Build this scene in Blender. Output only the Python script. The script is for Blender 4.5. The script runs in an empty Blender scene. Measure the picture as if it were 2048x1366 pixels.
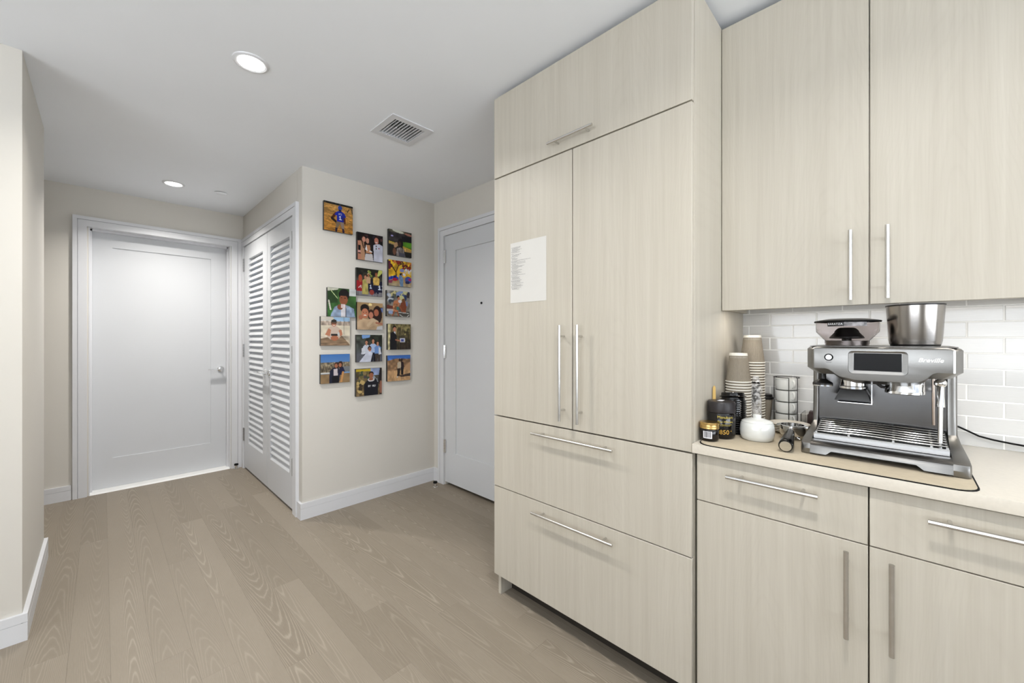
import bpy, bmesh, math, random
import numpy as np
from mathutils import Vector, Matrix

random.seed(7)
scene = bpy.context.scene
COL = scene.collection

# ------------------------------------------------------------------ camera
cam_d = bpy.data.cameras.new('camera'); cam = bpy.data.objects.new('camera', cam_d); COL.objects.link(cam)
cam_d.sensor_width = 36.0; cam_d.lens = 14.0; cam_d.clip_start = 0.02; cam_d.clip_end = 60
cam_d.shift_y = -6.0 / 2048.0
cam.location = (0, 0, 1.25)
cam.rotation_euler = (math.pi / 2, 0, -math.radians(45.79))
scene.camera = cam

# ------------------------------------------------------------------ world, exposure
world = bpy.data.worlds.new('world'); scene.world = world; world.use_nodes = True
bg = world.node_tree.nodes['Background']
bg.inputs['Color'].default_value = (0.80, 0.88, 1.0, 1); bg.inputs['Strength'].default_value = 1.0
vs = scene.view_settings
vs.view_transform = 'Standard'; vs.look = 'None'; vs.gamma = 1.0; vs.use_curve_mapping = False
vs.exposure = 0.12

# ------------------------------------------------------------------ large lights: daylight lamps at two unseen windows, tilted up to brighten the ceiling
def area(name, loc, rot, sx, sy, power, color, spread=180):
    d = bpy.data.lights.new(name, 'AREA'); d.shape = 'RECTANGLE'; d.size = sx; d.size_y = sy
    d.energy = power; d.color = color; d.spread = math.radians(spread)
    o = bpy.data.objects.new(name, d); COL.objects.link(o); o.location = loc; o.rotation_euler = rot
    return o
DAY = (0.91, 0.955, 1.0)
area('daylight_fill_rear', (0.2, -2.93, 1.35), (math.pi / 2 + math.radians(66), 0, 0), 2.6, 1.9, 118, DAY)      # faces +Y, tilted steeply up as ceiling fill
area('daylight_fill_side', (-2.93, 0.1, 1.35), (math.pi / 2 + math.radians(64), 0, -math.pi / 2), 2.6, 1.9, 90, DAY)  # faces +X, tilted steeply up as ceiling fill

# ------------------------------------------------------------------ helpers
def lin(c):
    c = c / 255.0
    return c / 12.92 if c <= 0.04045 else ((c + 0.055) / 1.055) ** 2.4
def S(r, g, b): return (lin(r), lin(g), lin(b), 1)
ORG = {}
class MB:
    def __init__(s): s.v = []; s.f = []
    def add(s, vs, fs):
        n = len(s.v); s.v += [tuple(p) for p in vs]; s.f += [tuple(i + n for i in f) for f in fs]; return s
    def box(s, x0, x1, y0, y1, z0, z1):
        x0, x1 = sorted((x0, x1)); y0, y1 = sorted((y0, y1)); z0, z1 = sorted((z0, z1))
        return s.add([(x0,y0,z0),(x1,y0,z0),(x1,y1,z0),(x0,y1,z0),(x0,y0,z1),(x1,y0,z1),(x1,y1,z1),(x0,y1,z1)],
                     [(3,2,1,0),(4,5,6,7),(0,1,5,4),(1,2,6,5),(2,3,7,6),(3,0,4,7)])
    def prism(s, poly, axis, a0, a1):
        n = len(poly)
        def P(p, a): return (a,p[0],p[1]) if axis == 'x' else ((p[0],a,p[1]) if axis == 'y' else (p[0],p[1],a))
        return s.add([P(p,a0) for p in poly] + [P(p,a1) for p in poly],
                     [tuple(range(n))[::-1], tuple(range(n, 2*n))] + [(i,(i+1)%n,n+(i+1)%n,n+i) for i in range(n)])
    def loft(s, rings, cap=True):
        n = len(rings[0]); vs = [p for r in rings for p in r]; fs = []
        for k in range(len(rings)-1):
            for i in range(n):
                j = (i+1) % n; fs.append((k*n+i, k*n+j, (k+1)*n+j, (k+1)*n+i))
        if cap:
            fs.append(tuple(range(n))[::-1]); fs.append(tuple(range((len(rings)-1)*n, len(rings)*n)))
        return s.add(vs, fs)
    def cyl(s, p0, p1, r0, r1=None, n=16, cap=True):
        r1 = r0 if r1 is None else r1
        return s.tube([p0, p1], [r0, r1], n, cap)
    def tube(s, pts, r, n=8, cap=True):
        pts = [Vector(p) for p in pts]; rr = r if isinstance(r, (list, tuple)) else [r]*len(pts)
        rings = []; a = None
        for i, p in enumerate(pts):
            t = (pts[min(i+1, len(pts)-1)] - pts[max(i-1, 0)]).normalized()
            if a is None:
                a = t.cross(Vector((0,0,1)) if abs(t.z) < 0.9 else Vector((1,0,0))).normalized()
            else: a = (a - t*a.dot(t)).normalized()
            b = t.cross(a)
            rings.append([tuple(p + rr[i]*(math.cos(2*math.pi*k/n)*a + math.sin(2*math.pi*k/n)*b)) for k in range(n)])
        return s.loft(rings, cap)
    def lathe(s, prof, cx, cy, n=32, closed=False):
        vs = []; fs = []; idx = []
        for r, z in prof:
            if r < 1e-6: idx.append([len(vs)]*n); vs.append((cx, cy, z))
            else:
                idx.append(list(range(len(vs), len(vs)+n)))
                vs += [(cx+r*math.cos(2*math.pi*k/n), cy+r*math.sin(2*math.pi*k/n), z) for k in range(n)]
        m = len(prof)
        for a in range(m if closed else m-1):
            b = (a+1) % m
            for k in range(n):
                j = (k+1) % n; q = [idx[a][k], idx[a][j], idx[b][j], idx[b][k]]
                u = []
                for t in q:
                    if t not in u: u.append(t)
                if len(u) >= 3: fs.append(tuple(u))
        return s.add(vs, fs)
    def ellipsoid(s, c, rx, ry, rz, n=16, m=10):
        prof = [(max(0, math.sin(math.pi*i/m)), -math.cos(math.pi*i/m)) for i in range(m+1)]
        t = MB(); t.lathe(prof, 0, 0, n)
        return s.add([(c[0]+rx*p[0], c[1]+ry*p[1], c[2]+rz*p[2]) for p in t.v], t.f)
    def xf(s, M):
        s.v = [tuple(M @ Vector(p)) for p in s.v]; return s
    def build(s, name, mat, parent=None, bevel=0, seg=2, smooth=True, org=None, angle=38, weld=False):
        v = s.v
        if parent is not None: o0 = ORG[parent]
        elif org is not None: o0 = Vector(org)
        else:
            a = np.array(v); o0 = Vector(((a[:,0].min()+a[:,0].max())/2, (a[:,1].min()+a[:,1].max())/2, a[:,2].min()))
        me = bpy.data.meshes.new(name)
        me.from_pydata([(p[0]-o0.x, p[1]-o0.y, p[2]-o0.z) for p in v], [], s.f)
        bm = bmesh.new(); bm.from_mesh(me)
        if weld: bmesh.ops.remove_doubles(bm, verts=bm.verts, dist=1e-5)
        bmesh.ops.recalc_face_normals(bm, faces=bm.faces)
        if bevel:
            es = [e for e in bm.edges if len(e.link_faces) == 2 and e.calc_face_angle(0) > 0.6]
            bmesh.ops.bevel(bm, geom=es, offset=bevel, segments=seg, affect='EDGES', profile=0.7)
        if smooth:
            lim = math.radians(angle)
            for f in bm.faces: f.smooth = True
            for e in bm.edges:
                if len(e.link_faces) == 2 and e.calc_face_angle(0) > lim: e.smooth = False
        bm.to_mesh(me); bm.free()
        if mat is not None: me.materials.append(mat)
        o = bpy.data.objects.new(name, me); COL.objects.link(o)
        if parent is not None: o.parent = parent; ORG[o] = o0
        else: o.location = o0; ORG[o] = o0
        return o
def tag(o, label=None, cat=None, group=None, kind=None):
    if label: o['label'] = label
    if cat: o['category'] = cat
    if group: o['group'] = group
    if kind: o['kind'] = kind
    return o
def thing(name, loc, label=None, cat=None, group=None, kind=None):
    o = bpy.data.objects.new(name, None); COL.objects.link(o); o.location = loc; o.empty_display_size = 0.05
    ORG[o] = Vector(loc); return tag(o, label, cat, group, kind)
def struct(o): o['kind'] = 'structure'; return o

# ------------------------------------------------------------------ materials
class NT:
    def __init__(s, name):
        s.m = bpy.data.materials.new(name); s.m.use_nodes = True; s.t = s.m.node_tree; s.n = s.t.nodes; s.l = s.t.links
        s.b = s.n['Principled BSDF']
    def node(s, ty, **kw):
        n = s.n.new(ty)
        for k, v in kw.items(): setattr(n, k, v)
        return n
    def put(s, sock, v):
        if isinstance(v, bpy.types.NodeSocket): s.l.new(v, sock)
        elif v is not None: sock.default_value = v
    def math(s, op, a, b=None, c=None, clamp=False):
        n = s.node('ShaderNodeMath', operation=op); n.use_clamp = clamp
        s.put(n.inputs[0], a)
        if b is not None: s.put(n.inputs[1], b)
        if c is not None: s.put(n.inputs[2], c)
        return n.outputs[0]
    def vec(s, x, y, z):
        n = s.node('ShaderNodeCombineXYZ'); s.put(n.inputs[0], x); s.put(n.inputs[1], y); s.put(n.inputs[2], z); return n.outputs[0]
    def obj(s): return s.node('ShaderNodeTexCoord').outputs['Object']
    def sep(s, v):
        n = s.node('ShaderNodeSeparateXYZ'); s.put(n.inputs[0], v); return n.outputs
    def noise(s, v, scale=1, detail=2, rough=0.5):
        n = s.node('ShaderNodeTexNoise'); s.put(n.inputs['Vector'], v); n.inputs['Scale'].default_value = scale
        n.inputs['Detail'].default_value = detail; n.inputs['Roughness'].default_value = rough; return n.outputs['Fac']
    def mapping(s, v, scale=(1,1,1)):
        n = s.node('ShaderNodeMapping'); s.put(n.inputs['Vector'], v); n.inputs['Scale'].default_value = scale; return n.outputs[0]
    def ramp(s, f, stops):
        n = s.node('ShaderNodeValToRGB'); s.put(n.inputs[0], f); e = n.color_ramp.elements
        while len(e) < len(stops): e.new(0.5)
        for i, (p, c) in enumerate(stops): e[i].position = p; e[i].color = c
        return n.outputs[0]
    def mix(s, f, a, b, mode='MIX'):
        n = s.node('ShaderNodeMix', data_type='RGBA', blend_type=mode)
        s.put(n.inputs['Factor'], f); s.put(n.inputs[6], a); s.put(n.inputs[7], b); return n.outputs[2]
    def rnd(s): return s.node('ShaderNodeObjectInfo').outputs['Random']
    def bump(s, h, strength=0.2, dist=0.002):
        n = s.node('ShaderNodeBump'); n.inputs['Strength'].default_value = strength; n.inputs['Distance'].default_value = dist
        s.put(n.inputs['Height'], h); s.l.new(n.outputs[0], s.b.inputs['Normal'])
    def set(s, **kw):
        names = dict(color='Base Color', rough='Roughness', metal='Metallic', ior='IOR', trans='Transmission Weight', alpha='Alpha',
                     spec='Specular IOR Level', emit='Emission Color', es='Emission Strength', coat='Coat Weight', aniso='Anisotropic')
        for k, v in kw.items(): s.put(s.b.inputs[names[k]], v)
        return s.m
def plain(name, col, rough=0.5, metal=0.0, var=0.04, scale=9.0, **kw):
    t = NT(name)
    f = t.noise(t.obj(), scale, 3)
    lo = tuple(c*(1-var) for c in col[:3]) + (1,); hi = tuple(min(1, c*(1+var)) for c in col[:3]) + (1,)
    t.set(color=t.ramp(f, [(0.3, lo), (0.7, hi)]), rough=rough, metal=metal, **kw)
    return t.m
def brushed(name, col, rough=0.28, stretch=(400, 4, 400), var=0.10, bump=0.05):
    t = NT(name); v = t.mapping(t.obj(), stretch); f = t.noise(v, 1, 2)
    t.set(color=t.ramp(f, [(0.25, tuple(c*(1-var) for c in col[:3])+(1,)), (0.75, tuple(min(1,c*(1+var)) for c in col[:3])+(1,))]),
          metal=1.0, rough=t.math('MULTIPLY_ADD', f, 0.12, rough-0.06))
    if bump: t.bump(f, bump, 0.0004)
    return t.m
def wood_cream(name, a, b, flip=False):
    t = NT(name); o = t.obj(); r = t.rnd(); x, y, z = t.sep(o)
    off = t.math('MULTIPLY', r, 37.0)
    s1 = t.noise(t.vec(t.math('MULTIPLY', x, 46.0), t.math('MULTIPLY_ADD', y, 46.0, off), t.math('MULTIPLY', z, 1.1)), 1, 3, 0.6)
    s2 = t.noise(t.vec(t.math('MULTIPLY', x, 260.0), t.math('MULTIPLY_ADD', y, 260.0, off), t.math('MULTIPLY', z, 5.0)), 1, 2, 0.6)
    w = t.noise(t.vec(t.math('MULTIPLY_ADD', y, 7.0, off), t.math('MULTIPLY', z, 1.1), off), 1, 2)
    # faint cathedral figure running up the sheet
    yy = t.math('SUBTRACT', t.math('FRACT', t.math('MULTIPLY_ADD', y, 2.6, off)), 0.5)
    v = t.math('ADD', t.math('MULTIPLY_ADD', t.math('MULTIPLY', yy, yy), 9.0, z), t.math('MULTIPLY', w, 1.6))
    ring = t.math('PINGPONG', t.math('MULTIPLY', v, 9.0), 0.5)
    line = t.math('SMOOTH_MIN', t.math('MULTIPLY', ring, 5.0), 1.0, 0.3)
    f = t.math('ADD', t.math('MULTIPLY', s1, 0.60), t.math('MULTIPLY', s2, 0.22))
    f = t.math('ADD', f, t.math('MULTIPLY', line, 0.05))
    t.set(color=t.ramp(f, [(0.22, a), (0.66, b)]), rough=0.42, spec=0.35)
    t.bump(s2, 0.05, 0.0006)
    return t.m

M = {}
M['wall'] = plain('wall_paint', S(212, 208, 200), 0.75, var=0.012, scale=2)
M['ceil'] = plain('ceiling_paint', S(236, 239, 243), 0.85, var=0.01, scale=2)
M['white'] = plain('white_trim_paint', S(216, 217, 220), 0.38, var=0.012, scale=3)
M['doorw'] = plain('white_door_paint', S(207, 209, 212), 0.42, var=0.012, scale=2)
M['cab'] = wood_cream('cream_wood_laminate', S(178, 171, 157), S(196, 190, 177))
M['cab_dark'] = plain('cabinet_gap_brown', S(70, 60, 46), 0.7)
M['toe'] = plain('shaded_plinth', S(46, 40, 34), 0.6)  # shade of the toe recess put into the plinth colour
M['counter'] = plain('cream_quartz', S(210, 203, 190), 0.32, var=0.03, scale=120)
M['steel'] = brushed('satin_nickel_bar', (0.66, 0.65, 0.63), 0.24, (60, 60, 60), 0.04, 0)
M['chrome'] = plain('polished_chrome', (0.80, 0.80, 0.80, 1), 0.10, 1.0, var=0.02)
M['hinge'] = plain('satin_hinge_metal', (0.42, 0.42, 0.42, 1), 0.3, 1.0)
M['black'] = plain('black_plastic', S(22, 21, 21), 0.35, var=0.1)
M['blackgloss'] = plain('black_gloss', S(12, 12, 13), 0.12, var=0.1)
M['screen'] = plain('black_screen', S(14, 14, 15), 0.35, var=0.1, spec=0.15)
M['rubber'] = plain('black_rubber', S(18, 18, 18), 0.7, spec=0.15)
M['pot'] = plain('white_porcelain', S(222, 223, 219), 0.12, var=0.01, coat=0.4)
M['mat'] = plain('beige_mat_fabric', S(190, 177, 154), 0.85, var=0.04, scale=60)
M['duct'] = plain('dark_duct', S(28, 28, 28), 0.8)
M['paper'] = plain('white_paper', S(207, 205, 200), 0.8, var=0.01)
M['ink'] = plain('grey_print', S(132, 132, 132), 0.8)
M['subfloor'] = plain('floor_joint_filler', S(140, 130, 116), 0.8)
t = NT('lamp_lens'); t.set(color=(1, 1, 1, 1), emit=(1.0, 0.97, 0.92, 1), es=14.0); M['lens'] = t.m
t = NT('led_strip_glow'); t.set(color=(1, 1, 1, 1), emit=(1.0, 0.93, 0.84, 1), es=8.0); M['led'] = t.m

def floor_mat():
    t = NT('taupe_oak_plank'); x, y, z = t.sep(t.obj()); r = t.rnd()
    r2 = t.math('FRACT', t.math('MULTIPLY', r, 7.31)); r3 = t.math('FRACT', t.math('MULTIPLY', r, 23.7)); r4 = t.math('FRACT', t.math('MULTIPLY', r, 91.3))
    off = t.math('MULTIPLY', r, 83.0)
    xc = t.math('SUBTRACT', x, t.math('MULTIPLY_ADD', r2, 0.07, -0.035))
    w1 = t.noise(t.vec(t.math('MULTIPLY', x, 7.0), t.math('MULTIPLY', y, 0.9), off), 1, 1)
    w2 = t.noise(t.vec(t.math('MULTIPLY', x, 60.0), t.math('MULTIPLY', y, 7.0), off), 1, 2)
    xw = t.math('ADD', xc, t.math('MULTIPLY_ADD', w1, 0.05, -0.025))
    curv = t.math('MULTIPLY_ADD', r3, 330.0, 140.0)
    sg = t.math('SIGN', t.math('SUBTRACT', r4, 0.5))
    v = t.math('MULTIPLY_ADD', t.math('MULTIPLY', xw, xw), curv, t.math('MULTIPLY', y, sg))
    v = t.math('ADD', v, t.math('MULTIPLY', w1, 0.75)); v = t.math('ADD', v, t.math('MULTIPLY', w2, 0.10))
    dens = t.math('MULTIPLY_ADD', r2, 5.0, 5.5)
    ring = t.math('FRACT', t.math('MULTIPLY', v, dens))
    line = t.ramp(ring, [(0.0, (0.15,)*3+(1,)), (0.30, (0,0,0,1)), (0.66, (0.10,)*3+(1,)), (0.83, (0.95,)*3+(1,)), (0.90, (0.85,)*3+(1,)), (1.0, (0.15,)*3+(1,))])
    pore = t.noise(t.vec(t.math('MULTIPLY', x, 620.0), t.math('MULTIPLY', y, 26.0), off), 1, 2)
    blot = t.noise(t.vec(t.math('MULTIPLY', x, 14.0), t.math('MULTIPLY', y, 4.0), off), 1, 3)
    fac = t.math('MULTIPLY', line, t.math('MULTIPLY_ADD', blot, 1.1, -0.05), clamp=True)
    fac = t.math('ADD', t.math('MULTIPLY', fac, t.math('MULTIPLY_ADD', t.math('FRACT', t.math('MULTIPLY', r, 51.7)), 0.65, 0.33)), t.math('MULTIPLY_ADD', pore, 0.34, -0.10), clamp=True)
    base = t.mix(r3, S(126, 116, 102), S(138, 128, 114)); lite = t.mix(r2, S(172, 161, 145), S(182, 171, 155))
    t.set(color=t.mix(fac, base, lite), rough=t.math('MULTIPLY_ADD', pore, 0.16, 0.36), spec=0.35)
    t.bump(fac, 0.12, 0.0008)
    return t.m
M['floor'] = floor_mat()
def tile_mat():
    t = NT('white_linen_glass_tile'); x, y, z = t.sep(t.obj()); r = t.rnd()
    f = t.noise(t.vec(0.0, t.math('MULTIPLY', y, 22.0), t.math('MULTIPLY_ADD', z, 700.0, t.math('MULTIPLY', r, 50.0))), 1, 2)
    c = t.mix(f, S(201, 200, 197), S(219, 218, 215))
    t.set(color=t.mix(t.math('MULTIPLY', r, 0.35), c, S(196, 197, 196)), rough=0.16, spec=0.5, coat=0.3)
    return t.m
M['tile'] = tile_mat(); M['grout'] = plain('white_grout', S(240, 240, 237), 0.9)

# ================================================================== STRUCTURE
CE = 2.445
# ---- floor: a base with every oak plank laid on it
floor = struct(MB().box(-3.0, 2.2, -3.0, 4.9, -0.06, -0.012).build('floor', M['subfloor'], org=(0, 0, 0)))
PW = 0.1155
fixed = {1: [2.918, 1.45], 3: [2.89, 1.834], 5: [1.667, 3.35], 6: [2.245], 9: [2.267], 0: [3.55, 2.10], 2: [3.62, 2.05], 4: [3.48, 2.35], 7: [3.1, 1.35], 8: [3.7, 1.75], 10: [3.0, 1.5], 11: [2.45, 1.05]}
pl_mesh = {}
for c in range(-25, 19):
    x0 = -0.094 + PW * c; x1 = x0 + PW
    if x1 < -3.0 or x0 > 2.15: continue
    cuts = sorted(fixed.get(c, []))
    rr = random.Random(c * 13 + 5)
    lo = cuts[0] if cuts else 0.6 + rr.random() * 1.2
    if not cuts: cuts = [lo]
    while cuts[0] > -2.2: cuts.insert(0, round(cuts[0] - rr.choice([1.2, 1.35, 1.5]), 3))
    while cuts[-1] < 3.9: cuts.append(round(cuts[-1] + rr.choice([1.1, 1.3, 1.5]), 3))
    cuts = [max(-3.0, q) for q in cuts]; cuts.append(4.85)
    cuts = sorted(set(cuts))
    if cuts[0] > -3.0: cuts.insert(0, -3.0)
    for a, b in zip(cuts[:-1], cuts[1:]):
        L = round(b - a, 3)
        if L < 0.05: continue
        if L not in pl_mesh:
            m = MB(); g = 0.0001; hx = PW/2 - g; hy = L/2 - g; ch = 0.0002
            m.loft([[(-hx,-hy,-0.012),(hx,-hy,-0.012),(hx,hy,-0.012),(-hx,hy,-0.012)], [(-hx,-hy,-ch),(hx,-hy,-ch),(hx,hy,-ch),(-hx,hy,-ch)],
                    [(-hx+ch,-hy+ch,0),(hx-ch,-hy+ch,0),(hx-ch,hy-ch,0),(-hx+ch,hy-ch,0)]])
            o = m.build('floor_plank', M['floor'], floor, smooth=False); pl_mesh[L] = o.data
            o.location = ((x0+x1)/2, (a+b)/2, 0)
        else:
            o = bpy.data.objects.new('floor_plank', pl_mesh[L]); COL.objects.link(o); o.parent = floor
            o.location = ((x0+x1)/2, (a+b)/2, 0)

# ---- ceiling with the hole for the air vent
VX0, VX1, VY0, VY1 = 1.106, 1.292, 1.958, 2.144
c = MB(); c.box(-3.0, VX0, -3.0, 4.9, CE, CE+0.1); c.box(VX1, 2.2, -3.0, 4.9, CE, CE+0.1)
c.box(VX0, VX1, -3.0, VY0, CE, CE+0.1); c.box(VX0, VX1, VY1, 4.9, CE, CE+0.1)
struct(c.build('ceiling', M['ceil'], org=(0, 0, CE), smooth=False))

# ---- walls
YP, YB, XC, XE, XK = 2.958, 4.611, 0.961, 2.051, 1.925
XL, YL0, YL1 = -0.232, 2.606, 3.479
struct(MB().box(-3.0, XL, YL0, YL1, 0, CE).build('wall_left', M['wall'], bevel=0.003))
DAX0, DAX1, DH = -0.078, 0.858, 2.142
w = MB(); w.box(-2.0, DAX0, YB, 4.77, 0, CE); w.box(DAX1, 2.2, YB, 4.77, 0, CE); w.box(DAX0, DAX1, YB, 4.77, DH, CE)
struct(w.build('wall_back', M['wall'], smooth=False))
struct(MB().box(-2.0, DAX1+0.4, 4.77, 4.82, 0, CE).build('wall_beyond', M['wall'], smooth=False))
struct(MB().box(-2.1, -2.0, YL1, 4.77, 0, CE).build('wall_hallway', M['wall'], smooth=False))
CY0, CY1 = 3.105, 4.535
w = MB(); w.box(XC, XC+0.1, YP+0.1, CY0, 0, CE); w.box(XC, XC+0.1, CY1, YB, 0, CE); w.box(XC, XC+0.1, CY0, CY1, DH, CE)
struct(w.build('wall_closet', M['wall'], smooth=False))
struct(MB().box(XC, 2.2, YP, YP+0.1, 0, CE).build('wall_gallery', M['wall'], bevel=0.003))
EY0, EY1 = 1.872, 2.792
w = MB(); w.box(XE, XE+0.15, 1.0, EY0, 0, CE); w.box(XE, XE+0.15, EY1, YP, 0, CE); w.box(XE, XE+0.15, EY0, EY1, DH, CE)
struct(w.build('wall_entry', M['wall'], smooth=False))
struct(MB().box(XE+0.1, XE+0.15, EY0, EY1, 0, DH).build('wall_corridor', M['duct'], smooth=False))
wall_k = struct(MB().box(XK, XE, -3.0, 1.43, 0, CE).build('wall_kitchen', M['wall'], smooth=False))
# walls behind the camera, each with a window
def win_wall(name, wname, along_x, fix, lo, hi, a0, a1):
    """wall in the plane fix with one window from a0 to a1 (two sashes)"""
    def bx(m, p0, p1, d0, d1, z0, z1):
        if along_x: m.box(p0, p1, fix+d0, fix+d1, z0, z1)
        else: m.box(fix+d0, fix+d1, p0, p1, z0, z1)
    w = MB(); bx(w, lo, a0, -0.1, 0, 0, CE); bx(w, a1, hi, -0.1, 0, 0, CE); bx(w, a0, a1, -0.1, 0, 0, 0.4); bx(w, a0, a1, -0.1, 0, 2.3, CE)
    struct(w.build(name, M['wall'], smooth=False))
    mid = (a0+a1)/2
    root = struct(thing(wname, (mid, fix-0.05, 0.4) if along_x else (fix-0.05, mid, 0.4)))
    f = MB()
    for p in (a0, mid-0.025, a1-0.05): bx(f, p, p+0.05, -0.08, -0.02, 0.4, 2.3)
    bx(f, a0, a1, -0.08, -0.02, 0.4, 0.45); bx(f, a0, a1, -0.08, -0.02, 2.25, 2.3); f.build('window_frame', M['white'], root, smooth=False)
    for p0, p1 in ((a0+0.05, mid-0.025), (mid+0.025, a1-0.05)):
        g_ = MB(); bx(g_, p0, p1, -0.056, -0.05, 0.45, 2.25); g_.build('pane', M['wglass'], root, smooth=False)
tg = NT('window_glass'); tg.set(color=(1, 1, 1, 1), rough=0.02, trans=1.0, ior=1.05); M['wglass'] = tg.m
win_wall('wall_rear', 'window_1', True, -3.0, -3.1, 2.2, -1.1, 1.5)
win_wall('wall_side', 'window_2', False, -3.0, -3.0, YL0, -1.2, 1.4)

# ---- baseboards: lower board, shadow groove, cap
def baseboard(name, segs):
    m = MB()
    for (x0, x1, y0, y1) in segs:
        m.box(x0, x1, y0, y1, 0, 0.0755); m.box(x0, x1, y0, y1, 0.0780, 0.112)
        ix = 0.0025; iy = 0.0025
        m.box(x0+ix, x1-ix, y0+iy, y1-iy, 0.0755, 0.0780)
    return struct(m.build(name, M['white'], smooth=False))
T = 0.015
baseboard('baseboard_left', [(-3.0, XL, YL0-T, YL0), (XL, XL+T, YL0-T, YL1+T), (-2.0, XL, YL1, YL1+T)])
baseboard('baseboard_back', [(-2.0, -0.170, YB-T, YB)])
baseboard('baseboard_gallery', [(XC, XE, YP-T, YP), (XC-T, XC, YP-T, 3.028)])
baseboard('baseboard_entry', [(XE-T, XE, 2.874, YP-T)])

# ---- door casings (trim): outer band, groove, inner flat
def casing(name, plane, a0, a1, top, face, w=0.078, band=0.026, base=0.0, far=True):
    """plane 'y': wall faces -Y, a = X.  plane 'x': wall faces -X, a = Y.  face = coordinate of the wall surface"""
    m = MB()
    def b(p0, p1, z0, z1, d):
        if plane == 'y': m.box(p0, p1, face-d, face, z0, z1)
        else: m.box(face-d, face, p0, p1, z0, z1)
    g = 0.003
    zt = top + w
    b(a0-w, a0-w+band, 0, zt, 0.021); b(a0-w+band+g, a0, 0, zt-band-g, 0.019); b(a0-w+band, a0-w+band+g, 0, zt-band, 0.012)
    if far:
        b(a1+w-band, a1+w, 0, zt, 0.021); b(a1, a1+w-band-g, 0, zt-band-g, 0.019); b(a1+w-band-g, a1+w-band, 0, zt-band, 0.012)
    b(a0-w+band, a1+w-band, zt-band, zt, 0.021); b(a0, a1, top, zt-band-g, 0.019); b(a0-w+band, a1+w-band, zt-band-g, zt-band, 0.012)
    return struct(m.build(name, M['white'], smooth=False))
casing('trim_1', 'y', DAX0-0.008, DAX1+0.004, 2.135, YB, 0.078)
casing('trim_2', 'x', CY0-0.004, CY1-0.004, 2.132, XC, 0.078)
casing('trim_3', 'x', EY0, EY1+0.004, 2.126, XE, 0.078)

def lever(m, base, nrm, along, L=0.105):
    """rosette on the door face with a flat lever; base = point on face, nrm = out of door, along = lever direction"""
    base = Vector(base); n = Vector(nrm); a = Vector(along); z = Vector((0, 0, 1))
    m.cyl(base, base+n*0.009, 0.026, n=28); m.cyl(base+n*0.009, base+n*0.012, 0.026, 0.021, n=28)
    m.cyl(base+n*0.01, base+n*0.05, 0.0095, n=16)
    p = base+n*0.052
    def ring(q, w, h): return [tuple(q+n*w+z*h), tuple(q-n*w+z*h), tuple(q-n*w-z*h), tuple(q+n*w-z*h)]
    m.loft([ring(p-a*0.012, 0.010, 0.0045), ring(p+a*0.03, 0.011, 0.0042), ring(p+a*L, 0.011, 0.0028)])
    return m
def hinge(m, p, nrm, along, h=0.115):
    p = Vector(p); n = Vector(nrm); a = Vector(along)
    for k in range(5):
        z0 = p.z - h/2 + h*k/5; m.cyl((p.x, p.y, z0+0.001), (p.x, p.y, z0+h/5-0.001), 0.007, n=12)
    for s in (-1, 1):
        q0 = p + a*(s*0.006) - n*0.004; q1 = p + a*(s*0.022) - n*0.002
        m.box(min(q0.x,q1.x)-0.0006, max(q0.x,q1.x)+0.0006, min(q0.y,q1.y)-0.0006, max(q0.y,q1.y)+0.0006, p.z-h/2, p.z+h/2)
    return m

# ---- door 1: single panel door, recessed at the end of the hall
YS = 4.715
d1 = struct(thing('door_1', (0.39, YS, 0)))
PX0, PX1, PZ0, PZ1 = 0.0575, 0.722, 0.252, 2.008
m = MB(); x0, x1 = -0.069, 0.848
m.box(x0, PX0, YS, YS+0.04, 0.010, 2.130); m.box(PX1, x1, YS, YS+0.04, 0.010, 2.130); m.box(PX0, PX1, YS, YS+0.04, 0.010, PZ0); m.box(PX0, PX1, YS, YS+0.04, PZ1, 2.130)
m.build('door_leaf', M['doorw'], d1, smooth=False)
MB().box(PX0, PX1, YS+0.009, YS+0.035, PZ0, PZ1).build('door_panel', M['doorw'], d1, smooth=False)
m = MB(); m.box(DAX0, x0-0.003, YB-0.002, 4.77, 0, DH); m.box(x1+0.003, DAX1, YB-0.002, 4.77, 0, DH); m.box(x0-0.003, x1+0.003, YB-0.002, 4.77, 2.133, DH)
m.box(x0-0.003, x0+0.010, YS-0.05, YS-0.002, 0, 2.133); m.box(x1-0.010, x1+0.003, YS-0.05, YS-0.002, 0, 2.133); m.box(x0, x1, YS-0.05, YS-0.002, 2.12, 2.133)
m.build('door_jamb', M['white'], d1, smooth=False)
lever(MB(), (0.797, YS, 0.957), (0, -1, 0), (-1, 0, 0)).build('lever_handle', M['chrome'], d1)
MB().prism([(YB-0.005, 0.0), (YB+0.01, 0.009), (YS+0.04, 0.009), (YS+0.04, 0.0)], 'x', x0-0.003, x1+0.003).build('threshold', plain('white_marble_saddle', S(240, 240, 238), 0.3), d1, smooth=False)

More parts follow.
